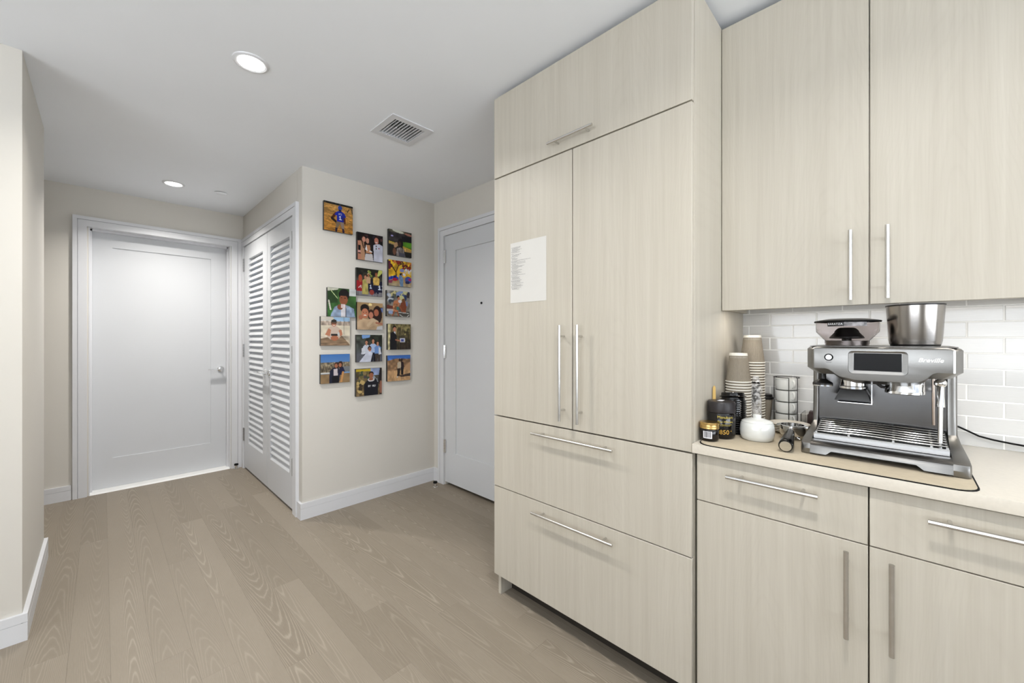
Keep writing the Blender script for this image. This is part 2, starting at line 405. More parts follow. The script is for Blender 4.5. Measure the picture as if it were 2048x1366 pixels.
# ---- door 2: pair of louvred closet doors, every slat its own piece
d2 = struct(thing('door_2', (XC, 3.82, 0)))
FX = 0.951
def leaf(y0, y1, o0, o1, lev, hy):
    m = MB(); z0, z1, a, b = 0.022, 2.126, 0.268, 1.996
    m.box(FX, FX+0.036, y0, o0, z0, z1); m.box(FX, FX+0.036, o1, y1, z0, z1); m.box(FX, FX+0.036, o0, o1, z0, a); m.box(FX, FX+0.036, o0, o1, b, z1)
    lf = m.build('door_leaf', M['doorw'], d2, smooth=False)
    n = 34; p = (b - a) / n; first = None
    for k in range(n):
        zc = a + p*(k+0.5)
        if first is None:
            s = MB(); s.prism([(FX+0.002, zc-0.0295), (FX+0.009, zc-0.0295), (FX+0.034, zc+0.0165), (FX+0.034, zc+0.0225), (FX+0.028, zc+0.0225), (FX+0.002, zc-0.0235)], 'y', o0, o1)
            first = s.build('louver_slat', M['doorw'], lf, smooth=False)
        else:
            c2 = first.copy(); COL.objects.link(c2); c2.parent = lf; c2.location = (0, 0, p*k)
    lever(MB(), (FX, lev, 0.967), (-1, 0, 0), (0, 1, 0), 0.10).build('lever_handle', M['chrome'], lf)
    MB().box(FX-0.0015, FX, lev-0.032, lev+0.032, 0.935, 0.999).build('lever_plate', M['chrome'], lf, bevel=0.0005)
    for hz in (1.955, 1.135, 0.33):
        hinge(MB(), (FX-0.004, hy, hz), (-1, 0, 0), (0, 1, 0), 0.125).build('hinge', M['hinge'], lf)
    return lf
leaf(3.111, 3.752, 3.19, 3.668, 3.708, 3.1065)
leaf(3.758, 4.525, 3.885, 4.362, 3.826, 4.5285)
m = MB(); m.box(FX+0.001, XC+0.1, 3.1035, 3.1045, 0, DH); m.box(FX+0.01, XC+0.1, 4.531, CY1, 0, DH); m.box(FX+0.01, XC+0.1, CY0, CY1, 2.132, DH)
m.box(FX+0.042, FX+0.055, CY0, CY1, 2.11, 2.132)
m.build('door_jamb', M['white'], d2, smooth=False)
for yy in (3.70, 3.86):
    r = MB(); r.box(FX+0.004, FX+0.03, yy-0.02, yy+0.02, 2.1262, 2.1315); r.build('roller_catch', M['black'], d2, smooth=False)

# ---- door 3: entry door, hinged on the gallery side
d3 = struct(thing('door_3', (XE, 2.33, 0)))
FE = XE - 0.006
m = MB(); y0, y1, q0, q1, a, b = 1.876, 2.786, 2.005, 2.644, 0.288, 1.985
m.box(FE, FE+0.045, y0, q0, 0.030, 2.124); m.box(FE, FE+0.045, q1, y1, 0.030, 2.124); m.box(FE, FE+0.045, q0, q1, 0.030, a); m.box(FE, FE+0.045, q0, q1, b, 2.124)
m.build('door_leaf', M['doorw'], d3, smooth=False)
MB().box(FE+0.009, FE+0.04, q0, q1, a, b).build('door_panel', M['doorw'], d3, smooth=False)
MB().cyl((FE+0.002, 2.326, 1.526), (FE+0.010, 2.326, 1.526), 0.009, n=20).cyl((FE-0.001+0.004, 2.326, 1.526), (FE+0.0095, 2.326, 1.526), 0.006, n=16).build('peephole', M['blackgloss'], d3)
for hz in (1.948, 1.138, 0.332):
    hinge(MB(), (FE-0.008, 2.792, hz), (-1, 0, 0), (0, 1, 0), 0.112).build('hinge', M['chrome'], d3)

# ---- floor door stops
def doorstop(x, y, label):
    o = thing('door_stop', (x, y, 0), label, 'door stop', 'floor door stops')
    MB().lathe([(0, 0), (0.019, 0), (0.019, 0.004), (0.013, 0.006), (0.013, 0.034), (0.0, 0.034)], x, y, 24).build('post', M['chrome'], o)
    MB().lathe([(0, 0.034), (0.0165, 0.034), (0.0175, 0.038), (0.0175, 0.044), (0.0155, 0.048), (0, 0.049)], x, y, 24).build('rubber_ring', M['rubber'], o)
doorstop(1.952, 2.80, 'small chrome floor door stop beside the entry door hinge side')
doorstop(0.895, 4.565, 'small chrome floor door stop by the closet at the hall end door')

# ================================================================== CEILING FIXTURES
def downlight(x, y, label, power, spread=150):
    o = thing('ceiling_downlight', (x, y, CE), label, 'ceiling light', 'recessed ceiling lights')
    MB().lathe([(0.051, CE-0.001), (0.051, CE-0.005), (0.058, CE-0.0075), (0.067, CE-0.004), (0.069, CE), (0.051, CE-0.0005)], x, y, 48).build('trim_ring', M['white'], o)
    MB().lathe([(0, CE-0.003), (0.0505, CE-0.003), (0.0505, CE-0.001), (0, CE-0.001)], x, y, 40).build('lens', M['lens'], o)
    d = bpy.data.lights.new('downlight_lamp', 'AREA'); d.shape = 'DISK'; d.size = 0.10; d.energy = power; d.color = (1.0, 0.965, 0.915); d.spread = math.radians(spread)
    l = bpy.data.objects.new('downlight_lamp', d); COL.objects.link(l); l.parent = o; l.location = (0, 0, -0.012)
downlight(0.448, 2.012, 'larger lit round recessed ceiling light, the nearer of the two', 16)
downlight(0.382, 4.013, 'smaller lit round recessed ceiling light in the hall by the end door', 15, 135)
downlight(0.43, 0.02, 'lit round recessed ceiling light above the kitchen counter side', 12)
downlight(-1.6, 0.02, 'lit round recessed ceiling light in the open room behind', 14)

vent = thing('air_vent', (1.2, 2.05, CE), 'square white ceiling air vent grille with dark gaps', 'vent')
m = MB(); a0, a1, b0, b1 = 1.072, 1.327, 1.922, 2.180; h = 0.006
m.box(a0, VX0, b0, b1, CE-h, CE-0.0002); m.box(VX1, a1, b0, b1, CE-h, CE-0.0002); m.box(VX0, VX1, b0, VY0, CE-h, CE-0.0002); m.box(VX0, VX1, VY1, b1, CE-h, CE-0.0002)
m.build('frame', M['white'], vent, smooth=False)
for k in range(10):
    xx = VX0 + 0.010 + k * 0.0184
    s = MB(); s.prism([(xx, CE-0.004), (xx+0.0035, CE-0.005), (xx+0.0075, CE+0.010), (xx+0.0050, CE+0.010)], 'y', VY0, VY1); s.build('slat', M['white'], vent, smooth=False)
MB().box(VX0, VX1, VY0, VY1, CE+0.06, CE+0.095).build('duct', M['duct'], vent, smooth=False)
tag(MB().lathe([(0, CE-0.008), (0.038, CE-0.008), (0.042, CE-0.005), (0.042, CE-0.004), (0.030, CE-0.004), (0.030, CE), (0, CE)], 0.677, 3.99, 40).build('sprinkler_cover', M['ceil']),
    'flat round white sprinkler cover on the hall ceiling', 'sprinkler cover')

# ================================================================== CABINETS
def bar_handle(parent, p0, p1, out=0.034, r=0.0058, posts=0.16):
    """bar between p0 and p1; posts run back along +X to the front it is fixed to"""
    p0 = Vector(p0); p1 = Vector(p1); m = MB(); m.cyl(p0, p1, r, n=18)
    L = (p1-p0).length; k = min(0.045, L*posts)
    for q in (p0+(p1-p0).normalized()*k, p1-(p1-p0).normalized()*k):
        m.cyl(q, q+Vector((out, 0, 0)), 0.0042, n=12)
    h = m.build('handle', M['steel'], parent); return h
def front(root, name, x, y0, y1, z0, z1, th=0.020):
    return MB().box(x, x+th, y0, y1, z0, z1).build(name, M['cab'], root, bevel=0.0012, seg=1)

XT = 1.337
tall = thing('tall_cabinet', (1.63, 0.953, 0), 'tall cream wood panelled pantry fridge unit with long bar handles', 'cabinet')
YA, YZ = 0.484, 1.422
MB().box(XT+0.0215, XK-0.002, YA+0.022, YZ-0.032, 0.10, 2.405).build('body', M['cab_dark'], tall, smooth=False)
MB().box(XT+0.020, XK-0.002, 0.482, 0.502, 0, 2.42).build('side_panel', M['cab'], tall, bevel=0.001, seg=1)
MB().box(XT+0.020, XK-0.002, 1.394, 1.412, 0, 2.42).build('side_panel', M['cab'], tall, bevel=0.001, seg=1)
MB().box(XT+0.020, XK-0.002, 0.502, 1.394, 2.402, 2.42).build('top_panel', M['cab'], tall, smooth=False)
MB().box(XT+0.095, XT+0.11, 0.502, 1.394, 0, 0.10).build('toe_kick', M['toe'], tall, smooth=False)
g = 0.0028
fl = front(tall, 'flap_door', XT, YA, YZ, 2.027+g, 2.419)
bar_handle(fl, (XT-0.035, 1.061, 2.068), (XT-0.035, 0.841, 2.068))
dl = front(tall, 'door', XT, 0.957+g*0.7, YZ, 0.876+g, 2.027-g)
bar_handle(dl, (XT-0.035, 0.997, 0.911), (XT-0.035, 0.997, 1.304))
dr = front(tall, 'door', XT, YA, 0.957-g*0.7, 0.876+g, 2.027-g)
bar_handle(dr, (XT-0.035, 0.910, 0.911), (XT-0.035, 0.910, 1.304))
d_ = front(tall, 'drawer', XT, YA, YZ, 0.5335+g*0.7, 0.876-g)
bar_handle(d_, (XT-0.035, 1.151, 0.836), (XT-0.035, 0.755, 0.836))
d_ = front(tall, 'drawer', XT, YA, YZ, 0.103, 0.5335-g*0.7)
bar_handle(d_, (XT-0.035, 1.151, 0.490), (XT-0.035, 0.755, 0.490))

YR = -0.372
XB = 1.349
base = thing('base_cabinet', (1.63, 0.05, 0), 'low cream wood base cabinet with two drawers over two doors', 'cabinet')
MB().box(XB+0.0215, XK-0.002, YR, 0.472, 0.10, 0.879).build('body', M['cab_dark'], base, smooth=False)
MB().box(XB+0.09, XB+0.105, YR, 0.472, 0, 0.10).build('toe_kick', M['toe'], base, smooth=False)
ys = 0.0555
for (y0, y1, hy, dy0, dy1) in ((ys+0.0015, 0.4725, 0.097, 0.376, 0.154), (YR, ys-0.0015, 0.013, -0.047, -0.269)):
    o = front(base, 'drawer', XB, y0, y1, 0.7262+0.0015, 0.8745); bar_handle(o, (XB-0.037, dy0, 0.832), (XB-0.037, dy1, 0.832), 0.037)
    o = front(base, 'door', XB, y0, y1, 0.103, 0.7262-0.0012); bar_handle(o, (XB-0.037, hy, 0.490), (XB-0.037, hy, 0.710), 0.037)
tag(MB().box(1.330, XK-0.001, YR-0.003, 0.4815, 0.8805, 0.910).build('countertop', M['counter'], bevel=0.0015), 'long cream stone countertop along the tiled wall', 'countertop')

XU = 1.628
upper = thing('wall_cabinet', (1.78, 0.05, 1.354), 'pair of tall cream wood wall cabinet doors over the counter', 'cabinet')
m = MB(); m.box(XU+0.0215, XK-0.012, YR, 0.480, 1.392, 2.41); m.build('body', M['cab'], upper, smooth=False)
for ea in (0.464, YR): MB().box(XU+0.0215, XK-0.012, ea, ea+0.016, 1.356, 1.392).build('end_rail', M['cab'], upper, smooth=False)
MB().box(XU+0.0205, XU+0.030, YR+0.016, 0.464, 1.357, 1.392).build('light_block_rail', M['cab'], upper, smooth=False)  # added rail, blocks strip light leaking through the gap between the doors
ysu = 0.0655
o = front(upper, 'door', XU, ysu+0.0014, 0.4800, 1.354, 2.414); bar_handle(o, (XU-0.034, 0.108, 1.368), (XU-0.034, 0.108, 1.582))
o = front(upper, 'door', XU, YR, ysu-0.0014, 1.354, 2.414); bar_handle(o, (XU-0.034, 0.025, 1.368), (XU-0.034, 0.025, 1.582))
ls_ = MB().box(1.660, 1.682, YR+0.035, 0.450, 1.3612, 1.3915).build('light_strip', M['white'], upper, smooth=False)
MB().box(1.663, 1.679, YR+0.04, 0.445, 1.3596, 1.3612).build('diffuser', M['led'], ls_, smooth=False)
d = bpy.data.lights.new('under_cabinet_lamp', 'AREA'); d.shape = 'RECTANGLE'; d.size = 0.012; d.size_y = 0.78; d.energy = 0.85; d.color = (1.0, 0.93, 0.85)
l = bpy.data.objects.new('under_cabinet_lamp', d); COL.objects.link(l); l.parent = upper; l.location = (1.671-1.78, -0.01, 1.3588-1.354)

# ---- backsplash: every tile a piece of the kitchen wall, grout bed behind
MB().box(XK-0.0084, XK-0.0003, YR, 0.4815, 0.9105, 1.42).build('grout_bed', M['grout'], wall_k, smooth=False)
tl, thh, gp = 0.1525, 0.0497, 0.0032
tile0 = None; tmesh = {}
for row in range(-1, 9):
    zt = 1.3525 - row * thh + 0.0; z1 = zt - gp/2; z0 = max(zt - thh + gp/2, 0.911)
    z0 = zt - thh + gp/2
    if row == 8: z0 = 0.9112
    if row == -1: z1 = 1.3915
    offs = 0.381 if row % 2 == 0 else 0.304
    k = -6
    while True:
        ya = offs + tl*k; yb = ya + tl; k += 1
        if ya > 0.478: break
        a = max(ya + gp/2, YR); b = min(yb - gp/2, 0.4812)
        if b - a < 0.004: continue
        key = (round(b-a, 4), round(z1-z0, 4)); hx, hz = (b-a)/2, (z1-z0)/2
        if key not in tmesh:
            m = MB(); e = 0.0012
            m.loft([[(0,-hx,-hz),(0,hx,-hz),(0,hx,hz),(0,-hx,hz)], [(-0.005,-hx,-hz),(-0.005,hx,-hz),(-0.005,hx,hz),(-0.005,-hx,hz)],
                    [(-0.0062,-hx+e,-hz+e),(-0.0062,hx-e,-hz+e),(-0.0062,hx-e,hz-e),(-0.0062,-hx+e,hz-e)]])
            o = m.build('wall_tile', M['tile'], wall_k, smooth=False); 
            for vv in o.data.vertices: vv.co += ORG[wall_k]
            tmesh[key] = o.data
        else:
            o = bpy.data.objects.new('wall_tile', tmesh[key]); COL.objects.link(o); o.parent = wall_k
        o.location = Vector((XK-0.003, (a+b)/2, (z0+z1)/2)) - ORG[wall_k]

# ================================================================== TEXT HELPER
def text_mesh(s, size, shear=0.0, bold=0.0, space=1.0):
    cu = bpy.data.curves.new('tmp', 'FONT'); cu.body = s; cu.size = size; cu.shear = shear; cu.offset = bold; cu.space_character = space; cu.resolution_u = 3
    ob = bpy.data.objects.new('tmp', cu); COL.objects.link(ob)
    bpy.context.view_layer.update()
    me = bpy.data.meshes.new_from_object(ob.evaluated_get(bpy.context.evaluated_depsgraph_get()))
    vs_ = [v.co.copy() for v in me.vertices]; fs_ = [tuple(p.vertices) for p in me.polygons]
    bpy.data.objects.remove(ob); bpy.data.curves.remove(cu); bpy.data.meshes.remove(me)
    return vs_, fs_
def text_part(name, s, size, mat, parent, mapf, **kw):
    v, f = text_mesh(s, size, **kw)
    if not v: return
    w = max(p.x for p in v)
    m = MB(); m.add([mapf(p.x, p.y, w) for p in v], f)
    me = bpy.data.meshes.new(name); o0 = ORG[parent]
    me.from_pydata([tuple(Vector(p)-o0) for p in m.v], [], m.f); me.materials.append(mat)
    o = bpy.data.objects.new(name, me); COL.objects.link(o); o.parent = parent; ORG[o] = o0
    return o

# ---- printed sheet taped to the pantry door
note = thing('printed_note', (XT, 1.202, 1.414), 'white sheet of printed instructions taped to the pantry door', 'paper')
m = MB(); n = 8
for i in range(n+1):
    y = 1.310 - 0.2165*i/n
    for j in range(3):
        z = 1.4155 + 0.279*j/2; bulge = 0.0012*math.sin(math.pi*i/n)*(0.4+0.6*j/2) + 0.0006
        m.v.append((XT-bulge, y, z))
for i in range(n):
    for j in range(2): m.f.append((i*3+j, i*3+j+1, (i+1)*3+j+1, (i+1)*3+j))
k = len(m.v); m.v += [(x+0.0003, y, z) for x, y, z in m.v[:k]]; m.f += [tuple(i+k for i in f)[::-1] for f in m.f[:]]
m.build('sheet', M['paper'], note)
lens_ = [60,52,38,62,48,40,50,16,58,46,44,28,34,34,122,40,84,92,26,40,84,66,40,34,70,44,50,62,42,90,40,50,46,52,66,60,52,78,30,60,76,64,30,46,66,72]
ink = MB(); z = 1.672; rr = random.Random(3)
skip = {7, 11, 14, 17, 24, 29, 30, 34, 37, 41}
for i, L in enumerate(lens_[:44]):
    y = 1.3045 - (0.006 if i not in skip and i % 5 else 0.0); yend = y - L*0.001
    while y > yend:
        wl = 0.003 + rr.random()*0.008; y2 = max(y-wl, yend)
        b = 0.0012*math.sin(math.pi*(1.310-y)/0.2165)+0.0013
        ink.add([(XT-b, y, z), (XT-b, y2, z), (XT-b, y2, z+0.0014), (XT-b, y, z+0.0014)], [(0,1,2,3)]); y = y2 - 0.0016
    z -= 0.0040 if (i+1) not in skip else 0.0062
ink.build('print', M['ink'], note, smooth=False)

# ================================================================== PHOTO TILES ON THE GALLERY WALL
NP = 76
gu, gv = np.meshgrid((np.arange(NP))/(NP-1), (np.arange(NP))/(NP-1))   # gv down
class Pic:
    def __init__(s, top, bot, seed=1):
        t_ = gv[..., None]; s.i = np.array(top)*(1-t_) + np.array(bot)*t_; s.r = np.random.RandomState(seed)
    def put(s, m, c): s.i[m] = c; return s
    def R(s, x0, y0, x1, y1, c): return s.put((gu >= x0) & (gu <= x1) & (gv >= y0) & (gv <= y1), c)
    def E(s, cx, cy, rx, ry, c, a=0):
        q = math.radians(a); dx, dy = gu-cx, gv-cy; X = dx*math.cos(q)+dy*math.sin(q); Y = -dx*math.sin(q)+dy*math.cos(q)
        return s.put((X/rx)**2+(Y/ry)**2 <= 1, c)
    def P(s, pts, c):
        m = np.zeros_like(gu, bool); n = len(pts)
        for i in range(n):
            (x1, y1), (x2, y2) = pts[i], pts[(i+1) % n]
            if y1 == y2: continue
            m ^= ((gv > min(y1, y2)) & (gv <= max(y1, y2)) & (gu < (x2-x1)*(gv-y1)/(y2-y1)+x1))
        return s.put(m, c)
    def L(s, pts, w, c):
        for (x1, y1), (x2, y2) in zip(pts[:-1], pts[1:]):
            dx, dy = x2-x1, y2-y1; t_ = np.clip(((gu-x1)*dx+(gv-y1)*dy)/(dx*dx+dy*dy+1e-9), 0, 1)
            s.put(np.hypot(gu-x1-t_*dx, gv-y1-t_*dy) < w, c)
        return s
    def N(s, amp, nx, ny, box=(0,0,1,1)):
        g_ = s.r.rand(ny+2, nx+2); X = gu*nx; Y = gv*ny; xi = X.astype(int); yi = Y.astype(int); fx = X-xi; fy = Y-yi
        n_ = g_[yi,xi]*(1-fx)*(1-fy)+g_[yi,xi+1]*fx*(1-fy)+g_[yi+1,xi]*(1-fx)*fy+g_[yi+1,xi+1]*fx*fy
        m = (gu >= box[0]) & (gv >= box[1]) & (gu <= box[2]) & (gv <= box[3])
        s.i[m] = s.i[m]*(1+amp*(n_[m][:, None]-0.5)*2); return s
    def spots(s, n, box, r, cols):
        for _ in range(n):
            x = box[0]+s.r.rand()*(box[2]-box[0]); y = box[1]+s.r.rand()*(box[3]-box[1]); q = r*(0.5+s.r.rand())
            s.E(x, y, q, q*(0.6+0.8*s.r.rand()), cols[s.r.randint(len(cols))], s.r.rand()*180)
        return s
    def man(s, cx, y, h, shirt, skin, hair, pants=None, w=1.0, long=False):
        hr = 0.085*h
        if long: s.E(cx, y+hr*1.6, hr*1.15, hr*2.4, hair)
        s.P([(cx-0.17*h*w, y+0.30*h), (cx-0.07*h, y+0.21*h), (cx+0.07*h, y+0.21*h), (cx+0.17*h*w, y+0.30*h), (cx+0.15*h*w, y+0.62*h), (cx-0.15*h*w, y+0.62*h)], shirt)
        s.R(cx-0.035*h, y+0.16*h, cx+0.035*h, y+0.24*h, skin)
        s.E(cx, y+hr*0.85, hr*0.80, hr*0.9, hair); s.E(cx, y+hr*1.25, hr*0.72, hr*0.92, skin)
        s.E(cx-hr*0.3, y+hr*1.15, hr*0.12, hr*0.1, (50,35,28)); s.E(cx+hr*0.3, y+hr*1.15, hr*0.12, hr*0.1, (50,35,28)); s.E(cx, y+hr*1.7, hr*0.3, hr*0.1, (170,90,85))
        if pants is not None:
            s.P([(cx-0.14*h*w, y+0.60*h), (cx+0.14*h*w, y+0.60*h), (cx+0.12*h, y+h), (cx+0.02*h, y+h), (cx, y+0.72*h), (cx-0.02*h, y+h), (cx-0.12*h, y+h)], pants)
        return s
SK, SK2, BR, BK = (196,140,110), (160,100,70), (60,38,25), (22,18,18)
def glyph(p, s, x, y, h, c):
    G = {'1': ['010','110','010','010','111'], '3': ['111','001','011','001','111'], 'O': ['111','101','101','101','111'], 'Y': ['101','101','010','010','010'],
         'V': ['101','101','101','101','010'], 'E': ['111','100','110','100','111'], 'N': ['101','111','111','111','101'], 'C': ['111','100','100','100','111'], 'M': ['101','111','111','101','101']}
    k = h/5
    for ch in s:
        if ch in G:
            for j, row in enumerate(G[ch]):
                for i, b in enumerate(row):
                    if b == '1': p.R(x+i*k, y+j*k, x+(i+1)*k, y+(j+1)*k, c)
        x += 4*k
def pic1():
    p = Pic((188,142,76), (176,120,46), 1).N(0.28, 9, 40).N(0.18, 30, 50); p.R(0,0,1,0.075,(20,18,16)); p.spots(10,(0,0.01,0.6,0.06),0.008,[(120,120,110)])
    p.L([(0.86,0.14),(0.80,0.24)],0.014,(50,45,30)); p.L([(0.95,0.10),(0.985,0.26)],0.018,(70,66,60))
    p.L([(0.40,0.36),(0.27,0.55)],0.045,(86,40,22)); p.L([(0.27,0.56),(0.42,0.66)],0.045,(36,20,14)); p.L([(0.70,0.42),(0.71,0.66)],0.03,(84,38,22))
    p.P([(0.42,0.62),(0.68,0.62),(0.70,0.86),(0.60,0.86),(0.55,0.70),(0.47,0.86),(0.39,0.86)],(128,108,84)); p.P([(0.55,0.64),(0.67,0.64),(0.69,0.86),(0.61,0.86)],(150,130,118))
    p.P([(0.38,0.86),(0.46,0.86),(0.44,1),(0.38,1)],(24,20,48)); p.P([(0.61,0.86),(0.69,0.86),(0.70,1),(0.63,1)],(28,20,50))
    p.P([(0.42,0.30),(0.50,0.26),(0.60,0.26),(0.70,0.31),(0.76,0.44),(0.68,0.47),(0.68,0.63),(0.43,0.63),(0.44,0.44),(0.35,0.42)],(20,38,150)); p.N(0.25,8,8,(0.35,0.25,0.76,0.63))
    p.E(0.545,0.21,0.055,0.07,(30,24,30)); p.E(0.545,0.15,0.072,0.075,(38,68,160))
    glyph(p,'NYC',0.505,0.345,0.045,(225,228,240)); glyph(p,'1',0.51,0.42,0.15,(228,234,250)); return p
def pic2():
    p = Pic((20,12,16),(34,20,20),2).N(0.6,8,8); p.spots(14,(0,0,1,0.4),0.03,[(70,40,46),(40,34,50),(90,60,58)])
    p.P([(0.02,0.32),(0.12,0.30),(0.14,1),(0.02,1)],(190,130,104)); p.R(0.03,0.48,0.16,0.78,(18,14,16)); p.R(0.02,0.66,0.16,0.74,(214,160,150))
    p.P([(0.12,0.30),(0.26,0.36),(0.30,1),(0.14,1)],(186,140,108)); p.E(0.24,0.22,0.085,0.12,(56,34,26)); p.E(0.25,0.24,0.068,0.095,(214,150,128)); p.L([(0.17,0.30),(0.24,0.55)],0.02,(60,36,26))
    p.E(0.42,0.26,0.10,0.13,(38,24,22)); p.P([(0.33,0.42),(0.50,0.42),(0.56,0.72),(0.32,0.72)],(196,140,104)); p.E(0.39,0.27,0.062,0.10,(206,150,126)); p.P([(0.34,0.42),(0.30,0.60),(0.40,0.66)],(240,238,238)); p.P([(0.44,0.66),(0.54,0.56),(0.58,0.68)],(236,232,232))
    p.P([(0.31,0.76),(0.58,0.74),(0.62,1),(0.28,1)],(208,204,206)); p.L([(0.50,0.20),(0.54,0.60)],0.035,(34,24,26))
    p.P([(0.62,0.40),(0.74,0.33),(0.88,0.33),(1,0.38),(1,1),(0.64,1)],(206,208,224)); p.N(0.10,10,6,(0.62,0.33,1,1)); p.E(0.745,0.16,0.10,0.12,(30,22,20)); p.E(0.74,0.22,0.085,0.12,(196,124,104)); p.E(0.74,0.28,0.045,0.02,(236,220,214))
    p.R(0.715,0.40,0.755,0.45,(16,16,20)); p.R(0.715,0.49,0.755,0.54,(16,16,20)); p.E(0.84,0.49,0.035,0.025,(150,70,84)); return p
def pic3():
    p = Pic((96,92,76),(40,36,36),3); p.R(0,0.12,1,0.5,(52,48,50)); p.N(0.5,8,8,(0,0,1,0.5)); p.E(0.40,0.04,0.25,0.05,(226,226,208),6); p.E(0.85,0.10,0.18,0.04,(176,120,100),8); p.R(0.55,0.20,1,0.42,(24,24,30)); p.E(0.14,0.25,0.05,0.03,(180,170,230))
    p.P([(0,0.47),(0.45,0.52),(0.45,0.62),(0,0.56)],(196,160,96)); p.P([(0,0.46),(0.5,0.53),(0.5,0.55),(0,0.49)],(208,186,60)); p.P([(0.55,0.42),(1,0.40),(1,0.64),(0.62,0.58)],(96,158,44)); p.N(0.15,6,4,(0.55,0.40,1,0.64))
    p.P([(0.55,0.57),(1,0.67),(1,0.71),(0.55,0.60)],(206,190,40)); p.P([(0.6,0.62),(1,0.71),(1,0.82),(0.66,0.80)],(190,150,82)); p.P([(0,0.58),(0.4,0.66),(0.4,1),(0,1)],(30,28,26)); p.R(0.66,0.80,1,1,(30,28,26))
    p.E(0.50,0.50,0.12,0.20,(26,20,20)); p.E(0.47,0.52,0.06,0.10,(70,46,38)); p.P([(0.34,0.72),(0.50,0.64),(0.66,0.72),(0.72,1),(0.32,1)],(140,130,128)); p.N(0.55,24,10,(0.32,0.66,0.72,0.9)); p.R(0.44,0.86,0.70,1,(80,80,92)); p.E(0.30,0.58,0.07,0.12,(190,150,112),25); p.E(0.24,0.84,0.07,0.14,(120,80,62)); return p
def pic4():
    p = Pic((176,110,60),(170,150,110),4); p.R(0,0,1,0.62,(226,176,40)); p.N(0.35,9,7,(0,0,1,0.62)); p.spots(26,(0,0,1,0.28),0.06,[(140,44,30),(90,24,34),(214,120,60),(230,190,60)]); p.R(0,0.05,0.09,0.36,(96,36,56))
    p.L([(0.10,0.18),(0.32,0.46),(0.33,0.62)],0.022,(40,26,26)); p.L([(0.32,0.44),(0.42,0.20),(0.62,0.06)],0.02,(70,34,20)); p.L([(0.66,0.06),(0.60,0.20),(0.80,0.16),(0.70,0.30)],0.02,(60,26,30)); p.L([(0.95,0.1),(0.82,0.4)],0.02,(120,50,34))
    p.spots(10,(0.62,0.28,1,0.55),0.06,[(226,222,226),(232,200,110),(190,180,206)]); p.E(0.58,0.37,0.10,0.07,(130,140,196))
    p.P([(0,0.68),(0.30,0.58),(0.42,0.66),(0.42,0.78),(0.30,0.68),(0,0.80)],(30,50,146)); p.N(0.6,18,6,(0,0.58,0.42,0.8)); p.E(0.27,0.75,0.11,0.06,(176,30,50)); p.P([(0,0.80),(0.2,0.76),(0.14,0.90),(0,0.92)],(140,60,90)); p.E(0.86,0.72,0.15,0.14,(70,86,160)); p.E(0.93,0.70,0.08,0.05,(170,40,100)); p.E(0.82,0.82,0.10,0.06,(36,44,90)); p.R(0,0.90,1,1,(166,150,120)); p.N(0.2,10,4,(0,0.86,1,1))
    p.P([(0.44,0.55),(0.58,0.55),(0.64,0.74),(0.63,1),(0.50,1),(0.46,0.74)],(110,140,176)); p.E(0.54,0.52,0.075,0.045,(20,16,18)); p.E(0.58,0.55,0.035,0.035,(190,130,100)); p.N(0.15,16,16,(0.44,0.5,0.64,1)); return p
def pic5():
    p = Pic((26,28,20),(90,84,84),5).N(0.7,10,10,(0,0,1,0.45)); p.P([(0.86,0),(1,0),(1,0.10),(0.86,0.24),(0.78,0.24)],(200,206,110)); p.spots(8,(0.45,0.08,0.6,0.30),0.03,[(206,200,120),(120,140,60)]); p.R(0,0.80,1,1,(120,118,124)); p.N(0.25,20,8,(0,0.8,1,1))
    p.R(0,0.46,0.24,0.84,(156,26,34)); p.L([(0.08,0.72),(0.16,0.64),(0.17,0.72)],0.014,(230,200,206)); p.R(0.44,0.44,1,0.84,(26,28,52)); p.E(0.14,0.38,0.07,0.14,(170,80,50))
    p.man(0.33,0.24,0.72,(176,168,100),SK,BR,None,0.9,True); p.P([(0.22,0.46),(0.42,0.46),(0.45,0.95),(0.20,0.95)],(172,160,92)); p.N(0.2,20,10,(0.2,0.46,0.45,0.95))
    p.man(0.45,0.16,0.62,(196,160,124),SK2,(200,190,150),None,0.8); p.man(0.76,0.10,0.80,(206,170,88),SK2,(90,34,26),(24,26,56),0.95); p.N(0.15,20,20,(0.62,0.26,0.92,0.6))
    p.E(0.58,0.86,0.09,0.10,(150,60,50)); glyph(p,'13',0.84,0.58,0.17,(224,232,250)); glyph(p,'1',0.50,0.58,0.14,(210,218,240)); return p
def pic6():
    p = Pic((60,92,48),(56,104,50),6).N(0.3,6,6); p.P([(0.0,0),(0.4,0),(0.3,0.10),(0,0.16)],(206,206,190)); p.R(0.76,0.0,1,0.24,(206,210,210)); p.P([(0,0.12),(0.34,0.06),(0.34,0.5),(0,0.55)],(40,66,34)); p.L([(0.10,0.08),(0.34,0.36)],0.012,(190,206,150)); p.L([(0.04,0.45),(0.10,0.75)],0.025,(222,220,206))
    p.P([(0.12,0.92),(0.24,0.66),(0.48,0.55),(0.72,0.60),(0.92,0.70),(0.97,1),(0.10,1)],(142,160,186)); p.N(0.12,16,10,(0.1,0.55,1,1)); p.P([(0.46,0.62),(0.66,0.62),(0.62,1),(0.46,1)],(224,222,228)); p.R(0.62,0.62,0.65,1,(70,70,84))
    p.E(0.57,0.22,0.19,0.20,(26,22,24)); p.E(0.55,0.40,0.145,0.19,(140,84,58)); p.E(0.48,0.33,0.03,0.015,(40,24,20)); p.E(0.60,0.34,0.03,0.015,(40,24,20)); p.P([(0.38,0.26),(0.70,0.26),(0.72,0.16),(0.40,0.14)],(26,22,24)); p.E(0.43,0.66,0.10,0.10,(130,76,52)); p.R(0.46,0.55,0.60,0.68,(226,208,208)); p.N(0.1,10,10); return p
